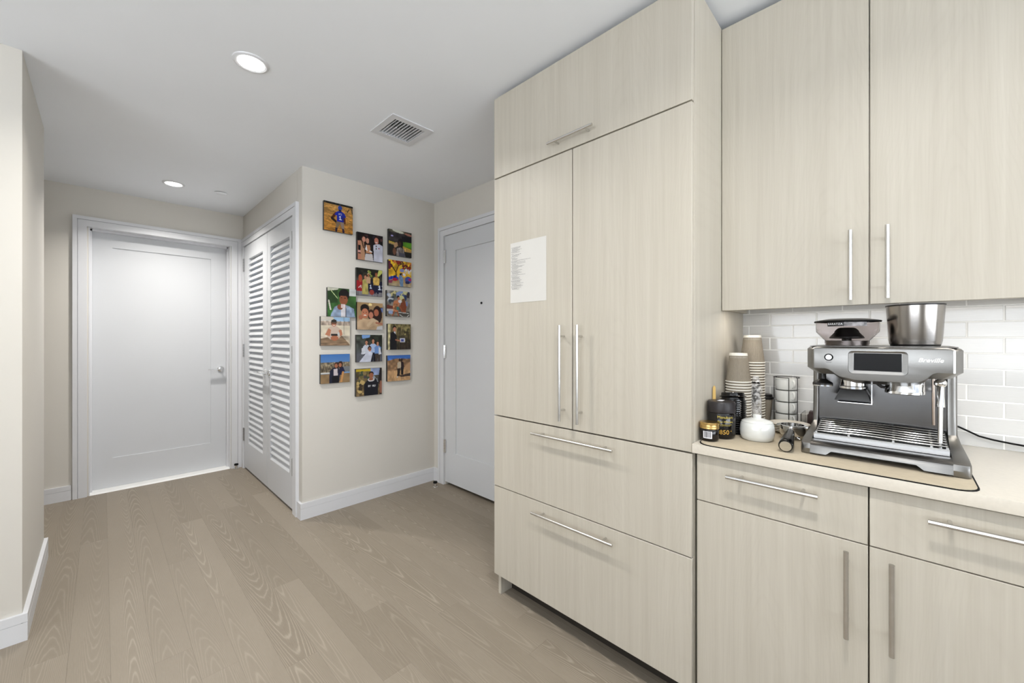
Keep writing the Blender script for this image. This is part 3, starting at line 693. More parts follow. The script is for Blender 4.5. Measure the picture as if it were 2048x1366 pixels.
def pic7():
    p = Pic((170,140,100),(176,150,120),7).N(0.12,4,4); p.E(0.50,0.07,0.07,0.05,(250,226,160)); p.R(0.84,0.16,1,0.34,(100,120,180)); p.R(0.82,0.15,1,0.18,(40,30,30))
    p.E(0.78,0.44,0.19,0.34,(44,26,24)); p.E(0.74,0.36,0.10,0.13,(176,104,78)); p.E(0.53,0.44,0.13,0.20,(58,32,26)); p.E(0.53,0.46,0.085,0.12,(196,128,104)); p.E(0.29,0.22,0.17,0.16,(30,22,22)); p.E(0.30,0.40,0.135,0.18,(192,122,92)); p.E(0.30,0.47,0.06,0.02,(240,226,216)); p.E(0.24,0.36,0.02,0.014,(40,26,20)); p.E(0.35,0.36,0.02,0.014,(40,26,20))
    p.P([(0,0.72),(0.2,0.58),(0.42,0.62),(0.62,0.56),(0.80,0.68),(0.82,0.8),(0.5,0.9),(0.4,1),(0,1)],(196,168,136)); p.N(0.10,8,8,(0,0.56,0.85,1)); p.L([(0.42,0.84),(0.62,0.62),(0.78,0.70)],0.05,(206,180,148)); p.E(0.14,0.55,0.08,0.09,(176,112,86)); p.L([(0.74,0.74),(0.98,0.78)],0.035,(170,110,88)); p.P([(0.78,0.88),(1,0.84),(1,1),(0.74,1)],(196,196,200)); return p
def pic8():
    p = Pic((130,128,126),(120,112,100),8).N(0.4,14,12); p.spots(16,(0.45,0,0.95,0.3),0.08,[(70,96,146),(130,150,200),(40,56,96),(206,204,150)]); p.spots(10,(0,0.15,0.3,0.45),0.06,[(150,166,196),(200,206,216),(60,70,80)]); p.R(0.86,0.05,0.98,0.24,(60,52,54)); p.spots(6,(0.2,0.05,0.4,0.25),0.05,[(90,96,76),(206,196,140)])
    p.P([(0,0.56),(0.3,0.60),(0.3,0.76),(0,0.74)],(110,56,46)); p.R(0,0.72,0.28,0.80,(190,184,180)); p.R(0.08,0.78,0.24,0.90,(150,166,206)); p.R(0.5,0.80,1,1,(80,78,72)); p.L([(0.5,0.83),(0.95,0.86)],0.012,(222,220,214)); p.L([(0.55,0.92),(0.68,1),(0.88,1),(0.96,0.92)],0.012,(222,220,214))
    p.E(0.48,0.24,0.06,0.07,(26,20,20)); p.E(0.51,0.30,0.05,0.07,(190,118,84)); p.P([(0.30,0.40),(0.46,0.34),(0.56,0.44),(0.50,0.62),(0.48,0.82),(0.28,0.82),(0.26,0.54)],(196,124,84)); p.P([(0.26,0.52),(0.44,0.50),(0.46,0.74),(0.26,0.74)],(190,130,90)); p.N(0.5,16,16,(0.26,0.5,0.46,0.74)); p.E(0.46,0.68,0.05,0.08,(60,120,110)); p.L([(0.32,0.82),(0.24,0.98)],0.03,(150,90,66)); p.L([(0.46,0.82),(0.50,0.96)],0.03,(150,90,66))
    p.E(0.72,0.36,0.08,0.08,(120,80,44)); p.P([(0.62,0.44),(0.78,0.38),(0.86,0.60),(0.80,0.84),(0.60,0.78),(0.56,0.58)],(130,66,40)); p.E(0.56,0.40,0.08,0.06,(222,216,222)); p.L([(0.55,0.60),(0.66,0.78),(0.80,0.80)],0.03,(150,84,56)); p.R(0.84,0.40,0.90,0.56,(110,130,180)); return p
def pic9():
    p = Pic((206,206,200),(196,180,156),9); p.R(0,0,1,0.10,(214,208,196)); p.P([(0.4,0),(1,0),(1,0.22),(0.5,0.16)],(150,184,216)); p.R(0,0.16,1,0.30,(176,160,146)); p.N(0.35,26,8,(0,0.14,1,0.34)); p.R(0,0.30,1,0.66,(222,212,190)); p.N(0.08,10,10)
    p.P([(0,0.76),(0.5,0.64),(0.72,0.66),(1,0.98),(1,1),(0,1)],(140,116,92)); p.N(0.25,6,30,(0,0.66,0.95,1)); p.E(0.44,0.56,0.26,0.25,(206,186,170)); p.P([(0.14,0.62),(0.26,0.40),(0.34,0.46),(0.30,0.68)],(192,128,98)); p.P([(0.60,0.46),(0.70,0.44),(0.74,0.62),(0.66,0.68)],(192,128,98)); p.R(0.19,0.78,0.72,0.83,(140,116,92))
    p.E(0.44,0.22,0.085,0.12,(188,122,94)); p.P([(0.34,0.20),(0.54,0.20),(0.52,0.11),(0.44,0.08),(0.36,0.12)],(52,50,46)); p.R(0.36,0.22,0.53,0.25,(30,28,28)); p.E(0.44,0.30,0.04,0.015,(236,226,216)); p.E(0.46,0.74,0.13,0.09,(176,110,80)); p.R(0.34,0.60,0.60,0.66,(24,22,22)); p.E(0.60,0.60,0.04,0.06,(200,206,206)); p.L([(0.79,0),(0.79,0.62)],0.004,(120,116,110)); return p
def pic10():
    p = Pic((110,100,66),(70,62,44),10).N(0.55,22,6); p.spots(16,(0.35,0.0,1,0.7),0.05,[(130,116,76),(84,84,52),(150,140,90)]); p.P([(0,0),(0.12,0),(0.08,1),(0,1)],(206,196,150)); p.N(0.3,14,14)
    p.P([(0.10,0.42),(0.20,0.30),(0.32,0.32),(0.38,0.46),(0.38,1),(0.08,1)],(20,20,26)); p.P([(0.24,0.30),(0.33,0.30),(0.32,0.40)],(210,214,226)); p.E(0.28,0.15,0.085,0.09,(24,18,16)); p.E(0.29,0.21,0.07,0.09,(190,128,100)); p.R(0.52,0.56,0.74,0.71,(206,210,226)); p.R(0.57,0.59,0.69,0.68,(70,80,150)); p.L([(0.34,0.62),(0.52,0.66)],0.025,(170,110,84)); p.R(0.5,0.74,1,1,(50,42,34)); p.N(0.4,20,8,(0.4,0.74,1,1)); return p
def pic11():
    p = Pic((70,76,66),(60,62,70),11).N(0.5,10,8); p.P([(0.2,0),(0.52,0),(0.5,0.10),(0.22,0.14)],(120,160,214)); p.R(0.54,0.02,1,0.45,(40,44,36)); p.N(0.4,16,10,(0.5,0,1,0.5)); p.R(0,0.66,1,1,(90,92,100)); p.N(0.15,8,8,(0,0.66,1,1))
    p.man(0.38,0.20,0.78,(206,212,226),SK,BK,(36,36,56),1.0); p.man(0.64,0.14,0.86,(170,190,226),SK,BK,(26,26,40),1.0); p.man(0.82,0.24,0.76,(110,146,206),SK,BK,(70,60,56),1.0); p.P([(0.2,0.5),(0.3,0.44),(0.34,0.7),(0.18,0.72)],(216,220,230)); p.P([(0.92,0.5),(0.86,0.44),(0.86,0.74),(0.97,0.72)],(216,220,230))
    p.P([(0.10,1),(0.36,0.68),(0.52,0.60),(0.62,0.68),(0.54,1)],(206,210,226)); p.N(0.1,10,10,(0.1,0.6,0.62,1)); p.E(0.50,0.50,0.075,0.09,(30,22,22)); p.E(0.51,0.54,0.06,0.075,(190,124,96)); p.R(0.46,0.52,0.57,0.545,(30,26,30)); return p
def pic12():
    p = Pic((70,120,190),(150,180,206),12); p.R(0,0.28,1,0.62,(124,112,92)); p.N(0.5,30,16,(0,0.27,1,0.62)); p.spots(26,(0,0.26,1,0.36),0.018,[(170,160,136),(90,92,84),(140,130,108)]); p.R(0.76,0.44,1,0.60,(120,124,128)); p.R(0,0.62,0.3,0.66,(220,220,214)); p.R(0,0.67,1,1,(146,120,86)); p.N(0.15,8,8,(0,0.67,1,1))
    p.P([(0.30,0.58),(0.42,0.46),(0.60,0.46),(0.66,0.62),(0.62,1),(0.28,1)],(30,34,56)); p.P([(0.44,0.52),(0.56,0.50),(0.58,0.74),(0.44,0.74)],(206,196,200)); p.R(0.38,0.76,0.60,1,(16,16,24)); p.E(0.54,0.38,0.09,0.11,(64,40,26)); p.E(0.52,0.40,0.055,0.075,(170,108,80)); p.P([(0.64,0.46),(0.76,0.44),(0.82,0.58),(0.78,0.72),(0.62,0.72)],(28,32,66)); p.E(0.67,0.36,0.085,0.12,(52,32,22)); p.E(0.66,0.38,0.05,0.07,(176,114,86)); p.L([(0.76,0.64),(0.70,0.95)],0.035,(206,150,92)); return p
def pic13():
    p = Pic((60,108,190),(150,176,206),13); p.P([(0,0.20),(0.4,0.12),(1,0.16),(1,1),(0,1)],(150,116,84)); p.N(0.35,12,12,(0,0.12,1,1)); p.P([(0.70,0.50),(1,0.26),(1,0.60),(0.6,0.62)],(190,150,112)); p.P([(0,0.60),(1,0.56),(1,1),(0,1)],(196,156,112)); p.N(0.18,20,12,(0,0.58,1,1)); p.P([(0.45,0.80),(1,0.72),(1,0.84),(0.6,0.86)],(66,52,46))
    p.P([(0.42,0.30),(0.52,0.24),(0.60,0.30),(0.60,0.52),(0.42,0.52)],(196,180,156)); p.E(0.52,0.19,0.045,0.06,(60,44,34)); p.P([(0.42,0.52),(0.56,0.50),(0.52,0.80),(0.41,0.84)],(40,32,30)); p.P([(0.58,0.26),(0.68,0.26),(0.72,0.46),(0.58,0.50)],(40,24,28)); p.E(0.61,0.19,0.045,0.065,(46,30,24)); p.P([(0.57,0.48),(0.70,0.46),(0.68,0.76),(0.58,0.76)],(28,24,28)); p.E(0.42,0.85,0.035,0.03,(216,210,200)); return p
def pic14():
    p = Pic((96,86,56),(120,100,70),14).N(0.45,12,10); p.R(0,0.02,0.55,0.10,(196,170,40)); p.R(0.55,0,0.92,0.26,(150,166,206)); p.N(0.3,12,4,(0.5,0,1,0.26)); p.spots(22,(0,0.12,0.5,0.5),0.05,[(70,60,76),(110,100,60),(140,120,80),(60,76,60)]); p.spots(10,(0.68,0.22,1,0.5),0.06,[(40,42,50),(150,160,170),(80,76,70)]); p.spots(12,(0,0.5,0.28,0.95),0.05,[(196,170,110),(150,110,60),(60,50,40)]); p.P([(0.92,0),(1,0),(1,1),(0.92,1),(0.86,0.4)],(36,28,28)); p.E(0.96,0.72,0.06,0.24,(150,100,80))
    p.P([(0.30,0.58),(0.42,0.44),(0.72,0.42),(0.86,0.54),(0.84,1),(0.30,1)],(22,24,34)); p.E(0.57,0.42,0.13,0.07,(214,210,210)); p.E(0.57,0.40,0.09,0.05,(150,96,72)); p.E(0.58,0.20,0.095,0.09,(30,22,20)); p.E(0.58,0.27,0.08,0.11,(160,100,72)); glyph(p,'OY VEY',0.46,0.62,0.065,(236,238,240)); return p
PH = [(1,1.202,2.131,pic1,'square photo print of a child in a blue number one baseball jersey on dirt'),
 (2,1.444,1.954,pic2,'square photo print of three people at night, one in a white shirt'),
 (3,1.703,2.028,pic3,'square photo print of two people in the stands above a green ball field'),
 (4,1.701,1.781,pic4,'square photo print of a person before a yellow graffiti wall'),
 (5,1.439,1.683,pic5,'square photo print of people in tan clothes before a red and navy sign reading 13'),
 (6,1.2265,1.5135,pic6,'square photo print of a child in a pale blue blazer drinking from a cup'),
 (7,1.443,1.422,pic7,'square photo print of three people hugging in a warm lit room'),
 (8,1.686,1.533,pic8,'square photo print of two people sitting among blue flowered bags'),
 (9,1.180,1.303,pic9,'square photo print of a man in a cap leaning on a wooden table by water'),
 (10,1.695,1.264,pic10,'square photo print of a man in a dark suit beside hanging greenery'),
 (11,1.438,1.174,pic11,'square photo print of four friends in white and blue shirts outdoors'),
 (12,1.179,1.031,pic12,'square photo print of a couple above a city under blue sky'),
 (13,1.692,1.009,pic13,'square photo print of a couple standing in a rocky desert'),
 (14,1.435,0.915,pic14,'square photo print of a person holding up a black shirt reading OY VEY')]
t = NT('photo_print'); at_ = t.node('ShaderNodeAttribute'); at_.attribute_name = 'print'; t.set(color=at_.outputs['Color'], rough=0.45, spec=0.3); M['print'] = t.m
for (k, x, z, fn, lab) in PH:
    HS = 0.1045; YF = 2.9335
    o = thing('photo_tile', (x, YP, z-HS), lab, 'photo', 'square photo prints on the gallery wall')
    MB().box(x-HS, x+HS, YF+0.0006, YP-0.0005, z-HS, z+HS).build('tile_body', M['black'], o, bevel=0.0008, seg=1)
    im = np.clip(fn().i, 0, 255)/255.0*0.93; li = np.where(im <= 0.04045, im/12.92, ((im+0.055)/1.055)**2.4)
    vs_ = np.stack([x-HS+0.0005+gu*(2*HS-0.001), np.full_like(gu, YF), z+HS-0.0005-gv*(2*HS-0.001)], -1).reshape(-1, 3) - np.array(ORG[o])
    idx = np.arange(NP*NP).reshape(NP, NP); fs_ = np.stack([idx[:-1,:-1], idx[1:,:-1], idx[1:,1:], idx[:-1,1:]], -1).reshape(-1, 4)
    me = bpy.data.meshes.new('print'); me.from_pydata(vs_.tolist(), [], fs_.tolist())
    ca = me.color_attributes.new('print', 'FLOAT_COLOR', 'POINT')
    ca.data.foreach_set('color', np.concatenate([li, np.ones_like(li[..., :1])], -1).astype(np.float32).ravel())
    me.materials.append(M['print']); po = bpy.data.objects.new('print', me); COL.objects.link(po); po.parent = o

# ================================================================== ON THE COUNTER
ZC = 0.910; ZM = 0.9135
def rrect(x0, x1, y0, y1, r, n=6):
    pts = []
    for cx, cy, a in ((x1-r, y1-r, 0), (x0+r, y1-r, 90), (x0+r, y0+r, 180), (x1-r, y0+r, 270)):
        for k in range(n+1):
            q = math.radians(a+90*k/n); pts.append((cx+r*math.cos(q), cy+r*math.sin(q)))
    return pts
mt = thing('counter_mat', (1.5, 0.175, ZC), 'beige drying mat with a black rubber edge under the coffee things', 'mat')
MB().prism(rrect(1.3325, 1.735, -0.1300, 0.471, 0.045), 'z', ZC, ZC+0.0024).build('rubber_base', M['rubber'], mt)
MB().prism(rrect(1.3360, 1.7335, -0.1265, 0.4675, 0.042), 'z', ZC+0.0024, ZM).build('top_layer', M['mat'], mt)

M['gold'] = plain('gold_metal_lid', (0.62, 0.42, 0.16, 1), 0.28, 1.0)
M['jarglass'] = plain('black_jar', S(16, 13, 13), 0.14, var=0.1)
M['jarlid'] = plain('black_matte_lid', S(38, 34, 36), 0.42)
M['goldink'] = plain('gold_print', S(205, 160, 60), 0.4)
M['yelink'] = plain('yellow_print', S(196, 176, 70), 0.5)
M['label'] = plain('white_label', S(232, 232, 238), 0.6)
def cylmap(cx, cy, r, ang0, z0):
    """text wrapped on an upright cylinder, centred on angle ang0 (radians), reading left to right from outside"""
    def f(x, y, w):
        a = ang0 + (x-w/2)/r
        return (cx+(r)*math.cos(a), cy+(r)*math.sin(a), z0+y)
    return f
# big honey jar
jx, jy, jr = 1.477, 0.4370, 0.0430
jar = thing('honey_jar', (jx, jy, ZM), 'large black honey jar with gold 850+ lettering and black lid', 'jar', 'honey jars by the pantry side')
MB().lathe([(0, ZM), (0.036, ZM), (jr-0.002, ZM+0.006), (jr, ZM+0.014), (jr, ZM+0.082), (jr-0.003, ZM+0.087), (0, ZM+0.087)], jx, jy, 48).build('body', M['jarglass'], jar)
MB().lathe([(0, ZM+0.087), (jr-0.0005, ZM+0.087), (jr, ZM+0.089), (jr, ZM+0.119), (jr-0.003, ZM+0.123), (0, ZM+0.124)], jx, jy, 48).build('lid', M['jarlid'], jar)
m = MB(); m.box(jx-0.010, jx+0.016, jy-0.006, jy+0.010, ZM+0.1238, ZM+0.1244); m.build('lid_sticker', M['label'], jar, smooth=False)
ja = math.atan2(-jy, -jx) + math.radians(17)
text_part('lettering', 'Manukora', 0.0125, M['yelink'], jar, cylmap(jx, jy, jr+0.0004, ja, ZM+0.070))
text_part('lettering', 'Raw M\u0101nuka', 0.0095, M['yelink'], jar, cylmap(jx, jy, jr+0.0004, ja, ZM+0.056))
text_part('lettering', '850', 0.0205, M['goldink'], jar, cylmap(jx, jy, jr+0.0004, ja-0.09, ZM+0.018))
text_part('lettering', '+', 0.011, M['goldink'], jar, cylmap(jx, jy, jr+0.0004, ja+0.42, ZM+0.025))
for zz, aa in ((0.0490, 0.5), (0.0455, 0.36)):
    m = MB()
    for k in range(14):
        q = ja-aa+2*aa*k/14; q2 = q+2*aa/14*0.75
        m.add([(jx+(jr+0.0004)*math.cos(q), jy+(jr+0.0004)*math.sin(q), ZM+zz), (jx+(jr+0.0004)*math.cos(q2), jy+(jr+0.0004)*math.sin(q2), ZM+zz), (jx+(jr+0.0004)*math.cos(q2), jy+(jr+0.0004)*math.sin(q2), ZM+zz+0.001), (jx+(jr+0.0004)*math.cos(q), jy+(jr+0.0004)*math.sin(q), ZM+zz+0.001)], [(0,1,2,3)])
    m.build('fine_print', M['yelink'], jar, smooth=False)
# small jar with gold lid and bar code
sx, sy, sr = 1.402, 0.4510, 0.0288
sj = thing('honey_jar', (sx, sy, ZM), 'small black jar with gold lid and white bar code label', 'jar', 'honey jars by the pantry side')
MB().lathe([(0, ZM), (0.023, ZM), (sr-0.002, ZM+0.004), (sr, ZM+0.010), (sr, ZM+0.036), (sr-0.003, ZM+0.041), (0, ZM+0.041)], sx, sy, 40).build('body', M['jarglass'], sj)
MB().lathe([(0, ZM+0.041), (sr+0.0008, ZM+0.041), (sr+0.001, ZM+0.045), (sr+0.0002, ZM+0.047), (sr+0.001, ZM+0.049), (sr+0.0002, ZM+0.051), (sr+0.0008, ZM+0.058), (sr-0.002, ZM+0.061), (0, ZM+0.0615)], sx, sy, 40).build('lid', M['gold'], sj)
sa = math.atan2(-sy, -sx) - math.radians(8)
def patch(cx, cy, r, a0, a1, z0, z1, n=10):
    m = MB()
    for k in range(n):
        q, q2 = a0+(a1-a0)*k/n, a0+(a1-a0)*(k+1)/n
        m.add([(cx+r*math.cos(q), cy+r*math.sin(q), z0), (cx+r*math.cos(q2), cy+r*math.sin(q2), z0), (cx+r*math.cos(q2), cy+r*math.sin(q2), z1), (cx+r*math.cos(q), cy+r*math.sin(q), z1)], [(0,1,2,3)])
    return m
patch(sx, sy, sr+0.0003, sa-0.55, sa+0.40, ZM+0.011, ZM+0.034).build('label', M['label'], sj)
m = MB(); rr = random.Random(9); q = sa-0.42
while q < sa+0.30:
    w = rr.choice([0.018, 0.03, 0.045]); m.add(patch(sx, sy, sr+0.0006, q, q+w, ZM+0.014, ZM+0.033, 1).v, [(0,1,2,3)]); q += w+rr.choice([0.02, 0.035])
m.build('bar_code', M['jarlid'], sj, smooth=False)
# wooden stick upright behind the jar
st = MB(); st.prism([(-0.0045, 0), (0.0045, 0), (0.0048, 0.12), (0.004, 0.165), (0.0, 0.172), (-0.004, 0.165), (-0.0048, 0.12)], 'y', -0.0008, 0.0008)
st.xf(Matrix.Translation((1.524, 0.4745, ZC+0.0005)) @ Matrix.Rotation(math.radians(-38), 4, 'Z') @ Matrix.Diagonal((1.25, 1, 1, 1)))
stick = st.build('wooden_stirrer', plain('pale_birch', S(206, 170, 98), 0.6)); tag(stick, 'flat wooden stirring stick upright behind the large black jar', 'stir stick')

# black cup lids, nested in a tilted-topped stack
lidx, lidy = 1.577, 0.4280
ld = MB(); LR = 0.0425
ld.lathe([(LR-0.006, 0.0), (LR-0.001, 0.0), (LR+0.0008, 0.0018), (LR-0.001, 0.0038), (LR-0.005, 0.0042), (LR-0.006, 0.013), (LR-0.007, 0.0155), (LR-0.010, 0.016), (LR-0.012, 0.013), (0, 0.012),
          (0, 0.0112), (LR-0.0125, 0.0122), (LR-0.0105, 0.0145), (LR-0.0085, 0.0145), (LR-0.0068, 0.006), (LR-0.006, 0.0)], 0, 0, 32)
lid0 = ld.build('coffee_cup_lid', M['blackgloss'], org=(0, 0, 0))
NL = 17; LP = 0.0076
lid0.location = (lidx, lidy, ZM); ORG[lid0] = Vector((lidx, lidy, ZM))
LB = 'black plastic coffee cup lid nested in the stack beside the large jar'
tag(lid0, LB, 'cup lid', 'black cup lids in a stack')
for k in range(1, NL):
    o = lid0.copy(); COL.objects.link(o); o.location = (lidx, lidy, ZM+LP*k)
    if k == NL-1:
        o.location = (lidx-0.002, lidy, ZM+LP*k+0.0055); o.rotation_euler = (math.radians(-5), math.radians(7), 0)
        o['label'] = 'topmost black coffee cup lid, tilted on the stack beside the large jar'

# grey ripple paper cups, upside down, nested
def cup_mat():
    t = NT('grey_ripple_card'); x, y, z = t.sep(t.obj())
    f = t.noise(t.vec(t.math('MULTIPLY', x, 300.0), t.math('MULTIPLY', y, 300.0), t.math('MULTIPLY', z, 60.0)), 1, 2)
    t.set(color=t.mix(f, S(132, 123, 109), S(150, 141, 126)), rough=0.8); return t.m
M['ripple'] = cup_mat(); M['cupwhite'] = plain('white_cup_card', S(236, 233, 224), 0.55, var=0.01)
CH, CR, CB = 0.108, 0.0428, 0.0290
def cup_parts(full):
    wall = MB()
    n = 240 if full else 40; rows = 40 if full else 4
    z0, z1 = 0.004, CH-0.009
    for j in range(rows+1):
        z = z0+(z1-z0)*j/rows; r = (CR-0.0012)+(CB-CR+0.0012)*z/CH
        for k in range(n):
            a = 2*math.pi*k/n
            d_ = 0.0006*math.sin(40*(a+0.055*math.sin(2*math.pi*z/0.020))) if full else 0.0
            wall.v.append(((r+d_)*math.cos(a), (r+d_)*math.sin(a), z))
    for j in range(rows):
        for k in range(n):
            k2 = (k+1) % n; wall.f.append((j*n+k, j*n+k2, (j+1)*n+k2, (j+1)*n+k))
    rim = MB(); rim.lathe([(CR-0.002, 0.0), (CR, 0.0), (CR+0.0012, 0.0018), (CR, 0.0040), (CR-0.0016, 0.0042), (CR-0.0022, 0.002)], 0, 0, 40, closed=True)
    btm = MB(); rb = CB+0.0016
    btm.lathe([(rb+0.0002, CH-0.0092), (CB+0.0012, CH-0.004), (CB+0.0006, CH), (CB-0.0016, CH), (CB-0.0018, CH-0.0045), (0, CH-0.0045), (0, CH-0.006), (CB-0.001, CH-0.006), (rb-0.0012, CH-0.0092)], 0, 0, 40, closed=False)
    return wall, rim, btm
def make_cup(full, label, group):
    o = thing('paper_cup', (0, 0, 0), label, 'paper cup', group); w_, r_, b_ = cup_parts(full)
    w_.build('ripple_sleeve', M['ripple'], o, smooth=True); r_.build('rim', M['cupwhite'], o); b_.build('base', M['cupwhite'], o)
    return o
def dup(root, loc, label=None):
    r = root.copy(); COL.objects.link(r); r.location = loc
    if label: r['label'] = label
    for ch in list(root.children):
        c2 = ch.copy(); COL.objects.link(c2); c2.parent = r
    return r
topc = make_cup(True, 'topmost upside down grey ripple paper cup of the shorter front stack', 'grey ripple paper cups')
lowc = make_cup(False, 'grey ripple paper cup nested inside the shorter front stack', 'grey ripple paper cups')
ax, ay, bx, by = 1.672, 0.4355, 1.782, 0.4150
PITCH = 0.0102; nA = 17; nB = 24
topc.location = (ax, ay, ZM+nA*PITCH)
for k in range(nA):
    if k == 0: lowc.location = (ax, ay, ZM)
    else: dup(lowc, (ax, ay, ZM+k*PITCH))
dup(topc, (bx, by, ZC+nB*PITCH), 'topmost upside down grey ripple paper cup of the taller rear stack')
for k in range(nB): dup(lowc, (bx, by, ZC+k*PITCH), 'grey ripple paper cup nested inside the taller rear stack')

# clear wrapped sleeve of dark lids between the two stacks
wr = thing('lid_sleeve', (1.722, 0.389, ZC), 'clear plastic wrapped sleeve of dark lids between the cup stacks', 'lid sleeve')
tp = NT('crinkled_clear_film'); nz = tp.noise(tp.obj(), 90, 3); tp.set(color=(0.95, 0.95, 0.95, 1), rough=0.12, alpha=tp.ramp(nz, [(0.42, (0.10,)*3+(1,)), (0.62, (0.62,)*3+(1,))])); tp.bump(nz, 0.8, 0.004); M['film'] = tp.m
wx, wy = 1.722, 0.3890
film = MB(); rr = random.Random(4); rings = []
for j in range(15):
    z = ZC + 0.196*j/14; e = 0.019 if 1 < j < 12 else (0.016 if j <= 1 else 0.014-0.003*(j-12)); rings.append([(wx+(e+rr.uniform(-0.003, 0.003))*math.cos(2*math.pi*k/18), wy+(e+rr.uniform(-0.003, 0.003))*math.sin(2*math.pi*k/18), z) for k in range(18)])
film.loft(rings).build('film', M['film'], wr)
m = MB()
for k in range(8): m.lathe([(0.0, ZC+0.102+k*0.0098), (0.0145, ZC+0.102+k*0.0098), (0.0150, ZC+0.1045+k*0.0098), (0.012, ZC+0.108+k*0.0098), (0, ZC+0.108+k*0.0098)], wx, wy, 24)
m.build('stacked_lids', M['blackgloss'], wr)

# sugar bowl
bx_, by_ = 1.523, 0.3405
sg_ = thing('sugar_bowl', (bx_, by_, ZM), 'round white porcelain sugar bowl with knobbed lid', 'sugar bowl')
MB().lathe([(0, ZM), (0.040, ZM), (0.0455, ZM+0.004), (0.0495, ZM+0.016), (0.0505, ZM+0.032), (0.0492, ZM+0.046), (0.0468, ZM+0.056), (0.0440, ZM+0.0590), (0, ZM+0.0590)], bx_, by_, 64).build('bowl', M['pot'], sg_)
MB().lathe([(0.0450, ZM+0.0580), (0.0448, ZM+0.0605), (0.038, ZM+0.0650), (0.022, ZM+0.0700), (0.0125, ZM+0.0720), (0.0118, ZM+0.0745), (0.0132, ZM+0.0795), (0.0120, ZM+0.0830), (0.006, ZM+0.0845), (0, ZM+0.0848)], bx_, by_, 64).build('lid', M['pot'], sg_)

# stack of saucers
M['saucer'] = plain('cream_saucer', S(236, 228, 214), 0.2, var=0.01)
sc0 = MB().lathe([(0, 0), (0.028, 0), (0.030, 0.003), (0.060, 0.0105), (0.0615, 0.0125), (0.059, 0.0128), (0.028, 0.006), (0, 0.0055)], 0, 0, 48).build('saucer', M['saucer'], org=(0, 0, 0))
px_, py_ = 1.712, 0.282
for k in range(5):
    o = sc0 if k == 0 else sc0.copy()
    if k: COL.objects.link(o)
    o.location = (px_, py_, ZM+0.0056*k)
    tag(o, 'small cream saucer in the stack under the portafilter' if k < 4 else 'topmost small cream saucer of the stack behind the sugar bowl', 'saucer', 'stacked cream saucers')

# portafilter: metal basket with black handle towards the camera
pf = thing('portafilter', (1.60, 0.258, ZM), 'chrome espresso portafilter with black handle lying on the mat', 'portafilter')
hx_, hy_ = 1.606, 0.2560
Z0 = ZM+0.0
MB().lathe([(0, Z0+0.006), (0.010, Z0+0.006), (0.013, Z0+0.010), (0.033, Z0+0.016), (0.0360, Z0+0.022), (0.0365, Z0+0.044), (0.0385, Z0+0.0455), (0.0385, Z0+0.049), (0.0325, Z0+0.0495), (0.0310, Z0+0.026), (0, Z0+0.024)], hx_, hy_, 48).build('basket', M['chrome'], pf)
MB().box(hx_-0.012, hx_+0.012, hy_-0.0435, hy_-0.035, Z0+0.041, Z0+0.047).box(hx_-0.012, hx_+0.012, hy_+0.035, hy_+0.0435, Z0+0.041, Z0+0.047).build('lug', M['chrome'], pf, bevel=0.001)
MB().tube([(hx_, hy_-0.012, Z0+0.009), (hx_, hy_-0.018, Z0+0.004), (hx_, hy_-0.022, Z0+0.0035)], 0.005, 10).tube([(hx_, hy_+0.012, Z0+0.009), (hx_, hy_+0.018, Z0+0.004), (hx_, hy_+0.022, Z0+0.0035)], 0.005, 10).build('spout', M['chrome'], pf)
e0 = Vector((1.403, 0.2405, ZM+0.0192)); e1 = Vector((1.535, 0.2500, ZM+0.0360)); dv = (e1-e0).normalized()
MB().tube([e1-dv*0.004, e1+dv*0.012, Vector((hx_-0.035, hy_, ZM+0.0395))], [0.0085, 0.0075, 0.0075], 16).build('neck', M['chrome'], pf)
MB().tube([e0, e0+dv*0.003, e0+dv*0.03, e0+dv*0.09, e1], [0.0172, 0.0188, 0.0182, 0.0148, 0.0110], 28).build('grip', M['blackgloss'], pf)
MB().cyl(e0-dv*0.0012, e0+dv*0.001, 0.0148, n=28).build('end_cap', brushed('satin_cap', (0.62, 0.60, 0.55), 0.3), pf)

# wire rack of four stacked white cups
RX, RY, RZ = 1.862, 0.3165, ZC
rk = thing('cup_rack', (RX, RY, RZ), 'upright black wire rack holding stacked white coffee cups', 'rack')
M['wire'] = plain('dark_wire', S(60, 58, 56), 0.35, 0.6)
m = MB(); cr = 0.0425
def circ(z, r, n=28, a0=0, a1=2*math.pi): return [(RX+r*math.cos(a0+(a1-a0)*k/n), RY+r*math.sin(a0+(a1-a0)*k/n), z) for k in range(n+1)]
m.tube(circ(RZ+0.003, cr), 0.0016, 6)
m.build('base_ring', M['wire'], rk)
for q in (200, 245, 320, 60, 120):
    a = math.radians(q); w = MB(); w.tube([(RX+cr*math.cos(a), RY+cr*math.sin(a), RZ+0.003), (RX+cr*math.cos(a), RY+cr*math.sin(a), RZ+0.189)], 0.0014, 6); w.build('upright', M['wire'], rk)
m = MB(); m.tube(circ(RZ+0.189, cr, 28, math.radians(245), math.radians(560)), 0.0016, 6); m.build('top_ring', M['wire'], rk)
cup0 = None
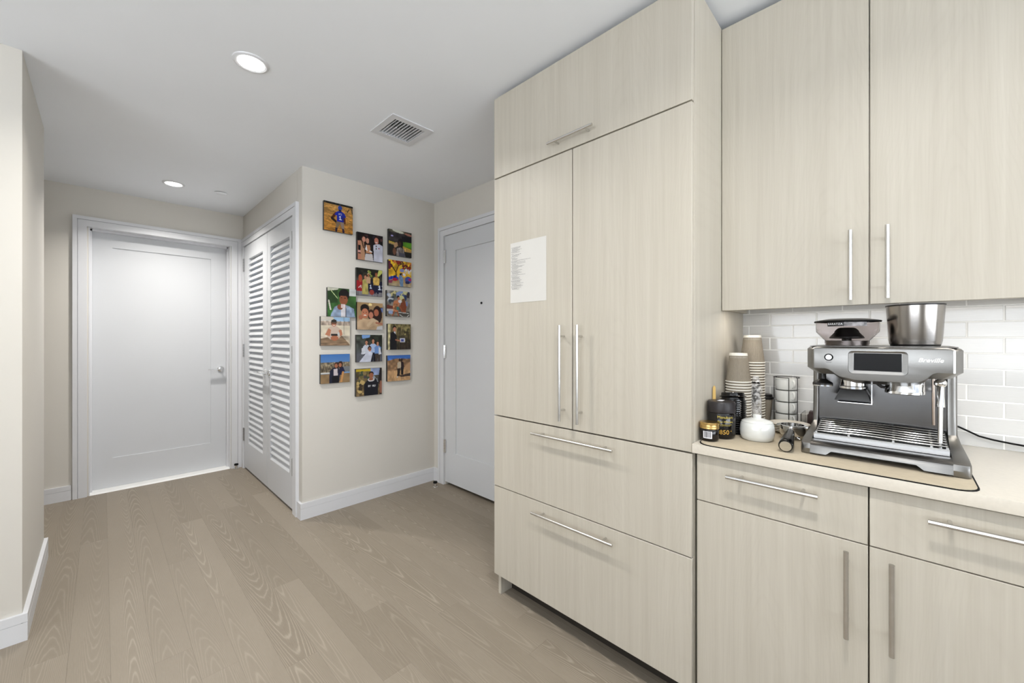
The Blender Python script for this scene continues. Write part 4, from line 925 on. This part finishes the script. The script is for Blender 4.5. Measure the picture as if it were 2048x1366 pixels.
for k in range(4):
    z = RZ+0.0045+0.0452*k
    lab = ['white coffee cup at the bottom of the wire rack', 'white coffee cup second from the bottom of the wire rack', 'white coffee cup third from the bottom of the wire rack', 'white coffee cup at the top of the wire rack'][k]
    if cup0 is None:
        cup0 = thing('coffee_cup', (RX, RY, z), lab, 'cup', 'white cups in the wire rack')
        MB().lathe([(0, z), (0.029, z), (0.034, z+0.003), (0.037, z+0.012), (0.0383, z+0.030), (0.0385, z+0.0438), (0.0370, z+0.0440), (0.0360, z+0.030), (0.0345, z+0.012), (0.030, z+0.005), (0, z+0.004)], RX, RY, 40).build('cup_body', M['pot'], cup0)
        a = math.radians(222); ca_, sa_ = math.cos(a), math.sin(a)
        MB().tube([(RX+r_*ca_, RY+r_*sa_, z+h_) for r_, h_ in ((0.036, 0.036), (0.043, 0.0375), (0.0475, 0.031), (0.047, 0.021), (0.042, 0.014), (0.036, 0.012))], [0.0036]*6, 8).build('cup_handle', M['pot'], cup0)
    else: dup(cup0, (RX, RY, z), lab)

# small takeaway cup with black lid
tx, ty = 1.862, 0.3935
tk = thing('takeaway_cup', (tx, ty, ZC), 'small brown ripple takeaway cup with black lid beside the wire rack', 'paper cup')
wv = MB(); n, rows = 120, 24
for j in range(rows+1):
    z = ZC+0.098*j/rows; r = 0.0205+0.0105*j/rows
    for k in range(n):
        a = 2*math.pi*k/n; d_ = 0.0005*math.sin(24*(a+0.07*math.sin(2*math.pi*(z-ZC)/0.02))); wv.v.append((tx+(r+d_)*math.cos(a), ty+(r+d_)*math.sin(a), z))
for j in range(rows):
    for k in range(n):
        k2 = (k+1) % n; wv.f.append((j*n+k, j*n+k2, (j+1)*n+k2, (j+1)*n+k))
wv.f.append(tuple(range(n))[::-1]); wv.build('ripple_sleeve', M['ripple'], tk)
MB().lathe([(0, ZC+0.098), (0.0335, ZC+0.098), (0.0342, ZC+0.102), (0.033, ZC+0.106), (0.031, ZC+0.107), (0.0295, ZC+0.116), (0.027, ZC+0.1175), (0, ZC+0.1165)], tx, ty, 36).build('lid', M['black'], tk)

# clear acrylic box with dark sachets
ga = NT('clear_acrylic'); ga.set(color=(0.93, 0.92, 0.90, 1), rough=0.03, trans=1.0, ior=1.2); M['acrylic'] = ga.m
ab = thing('acrylic_box', (1.845, 0.226, ZC), 'small clear acrylic box behind the espresso machine side', 'box')
a0, a1, b0, b1, hh, tt = 1.800, 1.895, 0.178, 0.262, 0.062, 0.0025
MB().box(a0, a1, b0, b1, ZC, ZC+tt).box(a0, a0+tt, b0, b1, ZC, ZC+hh).box(a1-tt, a1, b0, b1, ZC, ZC+hh).box(a0, a1, b0, b0+tt, ZC, ZC+hh).box(a0, a1, b1-tt, b1, ZC, ZC+hh).build('box_walls', M['acrylic'], ab, smooth=False)
s_ = MB(); s_.prism([(-0.03, -0.022), (0.03, -0.022), (0.03, 0.022), (-0.03, 0.022)], 'z', 0, 0.056); s_.prism([(-0.026, -0.02), (0.012, -0.02), (0.02, 0.02), (-0.026, 0.018)], 'z', 0.056, 0.066)
s_.xf(Matrix.Translation((1.846, 0.222, ZC+0.003)))
tag(s_.build('tea_packet', plain('dark_maroon_card', S(66, 46, 44), 0.6), bevel=0.001), 'dark maroon packet standing in the clear acrylic box', 'packet')

# ------------------------------------------------------------------ espresso machine
em = thing('espresso_machine', (1.59, 0.042, ZM), 'brushed stainless espresso machine with touch screen and steam wand', 'espresso machine')
M['ss'] = brushed('brushed_stainless', (0.25, 0.245, 0.235), 0.30, (300, 8, 4500), 0.06, 0)
M['ssd'] = brushed('dark_brushed_stainless', (0.18, 0.173, 0.165), 0.33, (300, 8, 4500), 0.06, 0)
M['mirror'] = plain('dark_polished_steel', (0.17, 0.165, 0.16, 1), 0.16, 1.0, var=0.03)
YL_, YR_ = 0.200, -0.112            # outer faces of the columns
def side(y_out, y_in, yf_out):
    """foot sweeping back into the column; flares outward to yf_out at the foot"""
    secs = [(0.9155, 1.440, 1.742, yf_out), (0.930, 1.437, 1.744, yf_out), (0.944, 1.442, 1.745, yf_out), (0.952, 1.468, 1.745, yf_out*0.9+y_out*0.1), (0.960, 1.520, 1.745, yf_out*0.7+y_out*0.3), (0.972, 1.566, 1.745, yf_out*0.35+y_out*0.65),
            (0.990, 1.588, 1.745, y_out), (1.03, 1.597, 1.745, y_out), (1.10, 1.600, 1.745, y_out), (1.170, 1.600, 1.745, y_out)]
    m = MB(); rings = []
    c = 0.010
    for z, xa, xb, yo in secs:
        s = 1 if yo > y_in else -1
        rings.append([(xa, y_in, z), (xb, y_in, z), (xb, yo, z), (xa+c, yo, z), (xa+c*0.3, yo-s*c*0.35, z), (xa, yo-s*c, z)])
    return m.loft(rings)
side(YL_, 0.187, 0.2095).build('side_column', M['ss'], em, angle=30)
side(YR_, -0.094, -0.1245).build('side_column', M['ss'], em, angle=30)
for fx, fy in ((1.46, 0.196), (1.46, -0.108), (1.72, 0.196), (1.72, -0.108)):
    MB().cyl((fx, fy, ZM), (fx, fy, ZM+0.004), 0.011, n=16).build('foot', M['rubber'], em)
# base with front apron
MB().box(1.448, 1.745, -0.094, 0.187, ZM+0.012, ZM+0.030).build('base_tray', M['black'], em, smooth=False)
ap = [(0.187, 0.9195), (0.150, 0.9195), (0.138, 0.9300), (-0.030, 0.9300), (-0.044, 0.9195), (-0.094, 0.9195), (-0.094, 0.9440), (0.187, 0.9440)]
m = MB(); m.prism(ap, 'x', 1.431, 1.446); m.v = [(x+(z-0.9195)/0.0245*0.009 if x < 1.44 else x, y, z) for x, y, z in m.v]; m.build('front_apron', M['ss'], em, bevel=0.0012)
m = MB(); m.loft([[(1.435, y, 0.944), (1.442, y, 0.9495), (1.486, y, 0.9515), (1.486, y, 0.944)] for y in (0.187, -0.094)]); m.build('apron_shelf', M['ssd'], em)
# drip tray with wavy grate
MB().box(1.488, 1.630, -0.090, 0.183, 0.944, 0.9600).build('drip_tray', M['black'], em, bevel=0.002)
m = MB(); m.loft([[(1.486, y, 0.953), (1.4845, y, 0.966), (1.488, y, 0.9695), (1.498, y, 0.9695), (1.498, y, 0.953)] for y in (0.184, -0.091)]); m.build('tray_lip', M['chrome'], em)
def wavebar(x, amp, y0, y1, r=0.0019, n=28):
    return [(x + amp*math.sin((y0-(y0-(y0-y1)*k/n)-0.0)/ (y0-y1) * 2*math.pi*0.95 - 0.6) * (math.sin(math.pi*k/n)**0.7 if 0 < k < n else 0), y0-(y0-y1)*k/n, 0.9725+(x-1.50)*0.15+0.0012*math.sin(math.pi*k/n)) for k in range(n+1)]
m = MB()
for k in range(7):
    x = 1.503+k*0.0195; m.tube(wavebar(x, 0.0110*(1-abs(k-3.2)/6), 0.180, -0.088), 0.0022, 6)
for y in (0.180, 0.105, 0.012, -0.060, -0.088): m.prism([(1.500, 0.9660), (1.500, 0.9715), (1.622, 0.9900), (1.622, 0.9845)], 'y', y-0.0025, y+0.0025)
m.build('grate', plain('satin_grate_steel', (0.36, 0.355, 0.34, 1), 0.25, 1.0), em)
# mirror back panel, slightly curved, and rear body
m = MB(); rings = []
for k in range(13):
    y = 0.187 - 0.281*k/12; xx = 1.628+0.014*math.sin(math.pi*k/12); rings.append([(xx, y, 0.955), (xx, y, 1.165), (1.66, y, 1.165), (1.66, y, 0.955)])
m.loft(rings); m.build('back_panel', M['mirror'], em)
MB().box(1.66, 1.745, -0.094, 0.187, 0.945, 1.165).build('rear_body', M['ssd'], em, smooth=False)
# head: chamfered shell, front fascia with curved lower edge
plan = [(1.4665, 0.1815), (1.4700, 0.1865), (1.520, 0.2035), (1.745, 0.2035), (1.745, -0.1165), (1.520, -0.1165), (1.4700, -0.1000), (1.4665, -0.0955)]
def ins(d, dz): return [(x+(d if x < 1.5 else (d*0.6 if x < 1.6 else -d)), y-(d if y > 0.05 else -d), dz) for x, y in plan]
m = MB(); m.loft([ins(0.020, 1.146), ins(0.0, 1.163), ins(0.0, 1.219), ins(0.004, 1.2235), ins(0.012, 1.2265)]); m.build('head_shell', M['ss'], em, angle=25)
def smooth_pts(P, n=5):
    out = []
    for (a, b) in zip(P[:-1], P[1:]):
        for k in range(n):
            t_ = k/n; s_ = t_*t_*(3-2*t_); out.append((a[0]+(b[0]-a[0])*t_, a[1]+(b[1]-a[1])*s_))
    return out + [P[-1]]
low = smooth_pts([(0.1815, 1.1630), (0.155, 1.1630), (0.115, 1.1395), (0.085, 1.1335), (-0.020, 1.1340), (-0.036, 1.1375), (-0.068, 1.1625), (-0.0955, 1.1630)])
fas = [(0.1815, 1.2210)] + low + [(-0.0955, 1.2210)]
m = MB(); m.prism(fas, 'x', 1.4640, 1.4760); m.build('fascia', M['ss'], em, bevel=0.0012)
m = MB(); n = len(low); ring0 = [(1.4665, y, z) for y, z in low]; ring1 = [(1.500, y*0.97+0.001, z-0.011 if 0.0 < 1 else z) for y, z in low]; ring2 = [(1.600, y*0.97+0.001, z-0.011) for y, z in low]
m.v += ring0+ring1+ring2; 
for k in range(n-1):
    m.f.append((k, k+1, n+k+1, n+k)); m.f.append((n+k, n+k+1, 2*n+k+1, 2*n+k))
m.build('chin', M['ssd'], em)
# screen with bezel
sxf = 1.4636
m = MB(); outer = [(y, z) for y, z in rrect(-0.0165, 0.1035, 1.1525, 1.2155, 0.010)]; inner = [(y, z) for y, z in rrect(-0.0055, 0.0925, 1.1605, 1.2105, 0.0012)]
n = len(outer); m.v += [(sxf, y, z) for y, z in outer] + [(sxf-0.0016, y*0.985+0.0006, z*0.985+1.184*0.015) for y, z in outer] + [(sxf+0.0002, y, z) for y, z in inner]
for k in range(n):
    j = (k+1) % n; m.f.append((k, j, n+j, n+k)); m.f.append((n+k, n+j, 2*n+j, 2*n+k))
m.build('screen_bezel', M['ss'], em, angle=60)
MB().box(sxf-0.0002, sxf+0.001, -0.0045, 0.0915, 1.1615, 1.2095).build('touch_screen', M['screen'], em, smooth=False)
pb = MB().cyl((1.4645, 0.1465, 1.1960), (1.4618, 0.1465, 1.1960), 0.0102, n=32).build('power_button', M['rubber'], em)
MB().cyl((1.4625, 0.1465, 1.1960), (1.4612, 0.1465, 1.1960), 0.0072, n=32).build('button_cap', brushed('spun_button', (0.42, 0.42, 0.41), 0.25, (900, 900, 900)), pb)
def fmap(yc, z0): return lambda x, y, w: (1.4636, yc-(x-w/2), z0+y)
text_part('lettering', 'POWER', 0.0036, M['black'], em, fmap(0.1465, 1.1805))
text_part('lettering', 'Breville', 0.0150, plain('bright_letters', (0.9, 0.9, 0.88, 1), 0.4, 0.0), em, fmap(-0.0570, 1.1895), shear=0.28, bold=0.0002, space=1.0)
# top deck and the parts below the head
MB().box(1.485, 1.738, -0.106, 0.193, 1.2262, 1.2285).build('top_deck', M['ssd'], em, bevel=0.001)
gx = 1.535
tm = MB(); tm.lathe([(0, 1.150), (0.0085, 1.150), (0.0085, 1.128), (0.013, 1.124), (0.024, 1.1165), (0.025, 1.1135), (0.025, 1.1095), (0, 1.1095)], 1.535, 0.168, 32); tm.build('tamper', M['black'], em)
MB().lathe([(0, 1.1095), (0.0246, 1.1095), (0.0246, 1.1065), (0, 1.1065)], 1.535, 0.168, 32).build('tamper_face', M['chrome'], em)
MB().lathe([(0, 1.150), (0.030, 1.150), (0.0305, 1.112), (0.0325, 1.110), (0.0325, 1.104), (0, 1.103)], 1.540, 0.0965, 40).build('grinder_collar', M['chrome'], em)
m = MB(); m.loft([[(1.512, 0.1245, 1.103), (1.568, 0.1245, 1.103), (1.568, 0.0685, 1.103), (1.512, 0.0685, 1.103)], [(1.505, 0.1330, 1.082), (1.575, 0.1330, 1.082), (1.575, 0.0605, 1.082), (1.505, 0.0605, 1.082)], [(1.503, 0.1380, 1.070), (1.575, 0.1380, 1.070), (1.575, 0.0570, 1.070), (1.503, 0.0570, 1.070)]])
m.build('grinder_cradle', M['black'], em, bevel=0.003)
m = MB(); m.loft([[(1.515, y, 1.150), (1.56, y, 1.150), (1.570, y, 1.064), (1.500, y, 1.064)] for y in (0.0570, 0.0545)]); m.box(1.500, 1.575, 0.054, 0.130, 1.0635, 1.0665); m.build('cradle_fork', M['chrome'], em, bevel=0.0008)
MB().lathe([(0, 1.150), (0.039, 1.150), (0.0395, 1.108), (0.0405, 1.106), (0.0405, 1.099), (0.034, 1.097), (0, 1.097)], 1.545, -0.0105, 48).build('group_head', M['chrome'], em)
MB().tube([(1.53, 0.048, 1.140), (1.53, 0.045, 1.122), (1.532, 0.036, 1.114), (1.533, 0.027, 1.113)], 0.0042, 10).build('group_lever', M['black'], em)
# steam wand with ball joint, hot water spout
MB().ellipsoid((1.548, -0.078, 1.131), 0.0125, 0.0125, 0.0125).build('ball_joint', M['chrome'], em)
MB().tube([(1.548, -0.078, 1.128), (1.540, -0.078, 1.105), (1.533, -0.0775, 1.085), (1.530, -0.077, 1.070)], [0.0075, 0.0070, 0.0078, 0.0088], 16).build('wand_collar', M['chrome'], em)
MB().tube([(1.530, -0.077, 1.072), (1.527, -0.0765, 1.02), (1.524, -0.076, 0.975), (1.522, -0.076, 0.962)], [0.0052, 0.0050, 0.0050, 0.0038], 16).build('steam_wand', plain('satin_wand', (0.78, 0.78, 0.78, 1), 0.2, 1.0), em)
MB().tube([(1.570, -0.066, 1.150), (1.572, -0.066, 1.08), (1.574, -0.0665, 1.015)], 0.0032, 12).build('water_spout', plain('warm_steel', (0.72, 0.60, 0.52, 1), 0.2, 1.0), em)
# bean hopper
sm = NT('smoky_clear_hopper'); sm.set(color=(0.80, 0.76, 0.76, 1), rough=0.03, trans=1.0, ior=1.12); M['smoke'] = sm.m
hx2, hy2 = 1.600, 0.1165
hp = thing('bean_hopper', (hx2, hy2, 1.2285), 'smoky clear coffee bean hopper with black lid on the espresso machine', 'bean hopper')
MB().lathe([(0.052, 1.2287), (0.0535, 1.236), (0.0535, 1.2440), (0.0745, 1.2690), (0.0755, 1.272), (0.0765, 1.3000), (0.0750, 1.3000), (0.0738, 1.2725), (0.0520, 1.2455), (0.0515, 1.2287)], hx2, hy2, 56, closed=True).build('hopper_wall', M['smoke'], hp)
MB().lathe([(0.0795, 1.2995), (0.0805, 1.3020), (0.0790, 1.3045), (0.05, 1.3100), (0.0, 1.3115), (0, 1.2995)], hx2, hy2, 56).build('lid', M['rubber'], hp)
MB().lathe([(0.0, 1.2830), (0.016, 1.2825), (0.022, 1.2800), (0.042, 1.2560), (0.042, 1.2535), (0.012, 1.2520), (0.012, 1.2295), (0, 1.2290)], hx2, hy2, 40).build('inner_cone', M['black'], hp)
MB().lathe([(0.0495, 1.2290), (0.0505, 1.2290), (0.0505, 1.2430), (0.0495, 1.2430)], hx2, hy2, 40, closed=True).build('collar', M['ssd'], hp)
ha = math.atan2(-hy2, -hx2)
patch(hx2, hy2, 0.0768, ha-0.62, ha-0.08, 1.2865, 1.2985).build('brand_band', M['black'], hp)
patch(hx2, hy2, 0.0768, ha-0.08, ha+0.62, 1.2865, 1.2985).build('picture_band', plain('grey_picture_print', S(120, 118, 120), 0.5, var=0.8, scale=70), hp)
text_part('lettering', 'BARATZA', 0.0078, M['label'], hp, cylmap(hx2, hy2, 0.0771, ha-0.36, 1.2908), space=1.1)
# stainless bowl standing on the machine
wb = thing('steel_bowl', (1.600, -0.031, 1.2285), 'deep brushed steel bowl with black rim on the espresso machine', 'bowl')
MB().lathe([(0.040, 1.2330), (0.0525, 1.2340), (0.0535, 1.240), (0.0545, 1.2445), (0.0600, 1.3415), (0.0588, 1.3415), (0.0530, 1.2450), (0.0515, 1.2380), (0, 1.2375), (0, 1.2330)], 1.600, -0.031, 64).build('bowl_wall', brushed('spun_bowl_steel', (0.34, 0.32, 0.30), 0.2, (8, 8, 3000), 0.05, 0), wb)
MB().lathe([(0.0606, 1.3410), (0.0612, 1.3430), (0.0606, 1.3450), (0.0580, 1.3450), (0.0580, 1.3415)], 1.600, -0.031, 64, closed=True).build('rim', M['black'], wb)
MB().lathe([(0, 1.2286), (0.050, 1.2286), (0.0515, 1.2335), (0, 1.2335)], 1.600, -0.031, 48).build('base_ring', M['black'], wb)
# power cord along the splashback
pts = [(1.75, -0.100, 0.985), (1.80, -0.112, 0.984), (1.86, -0.122, 0.978), (1.900, -0.135, 0.969), (1.905, -0.155, 0.958), (1.905, -0.178, 0.9455), (1.905, -0.205, 0.939), (1.905, -0.24, 0.934), (1.905, -0.29, 0.929), (1.905, -0.355, 0.923)]
tag(MB().tube(pts, 0.0028, 10).build('power_cord', M['rubber']), 'thin black power cord running along the tiled splashback', 'cord')
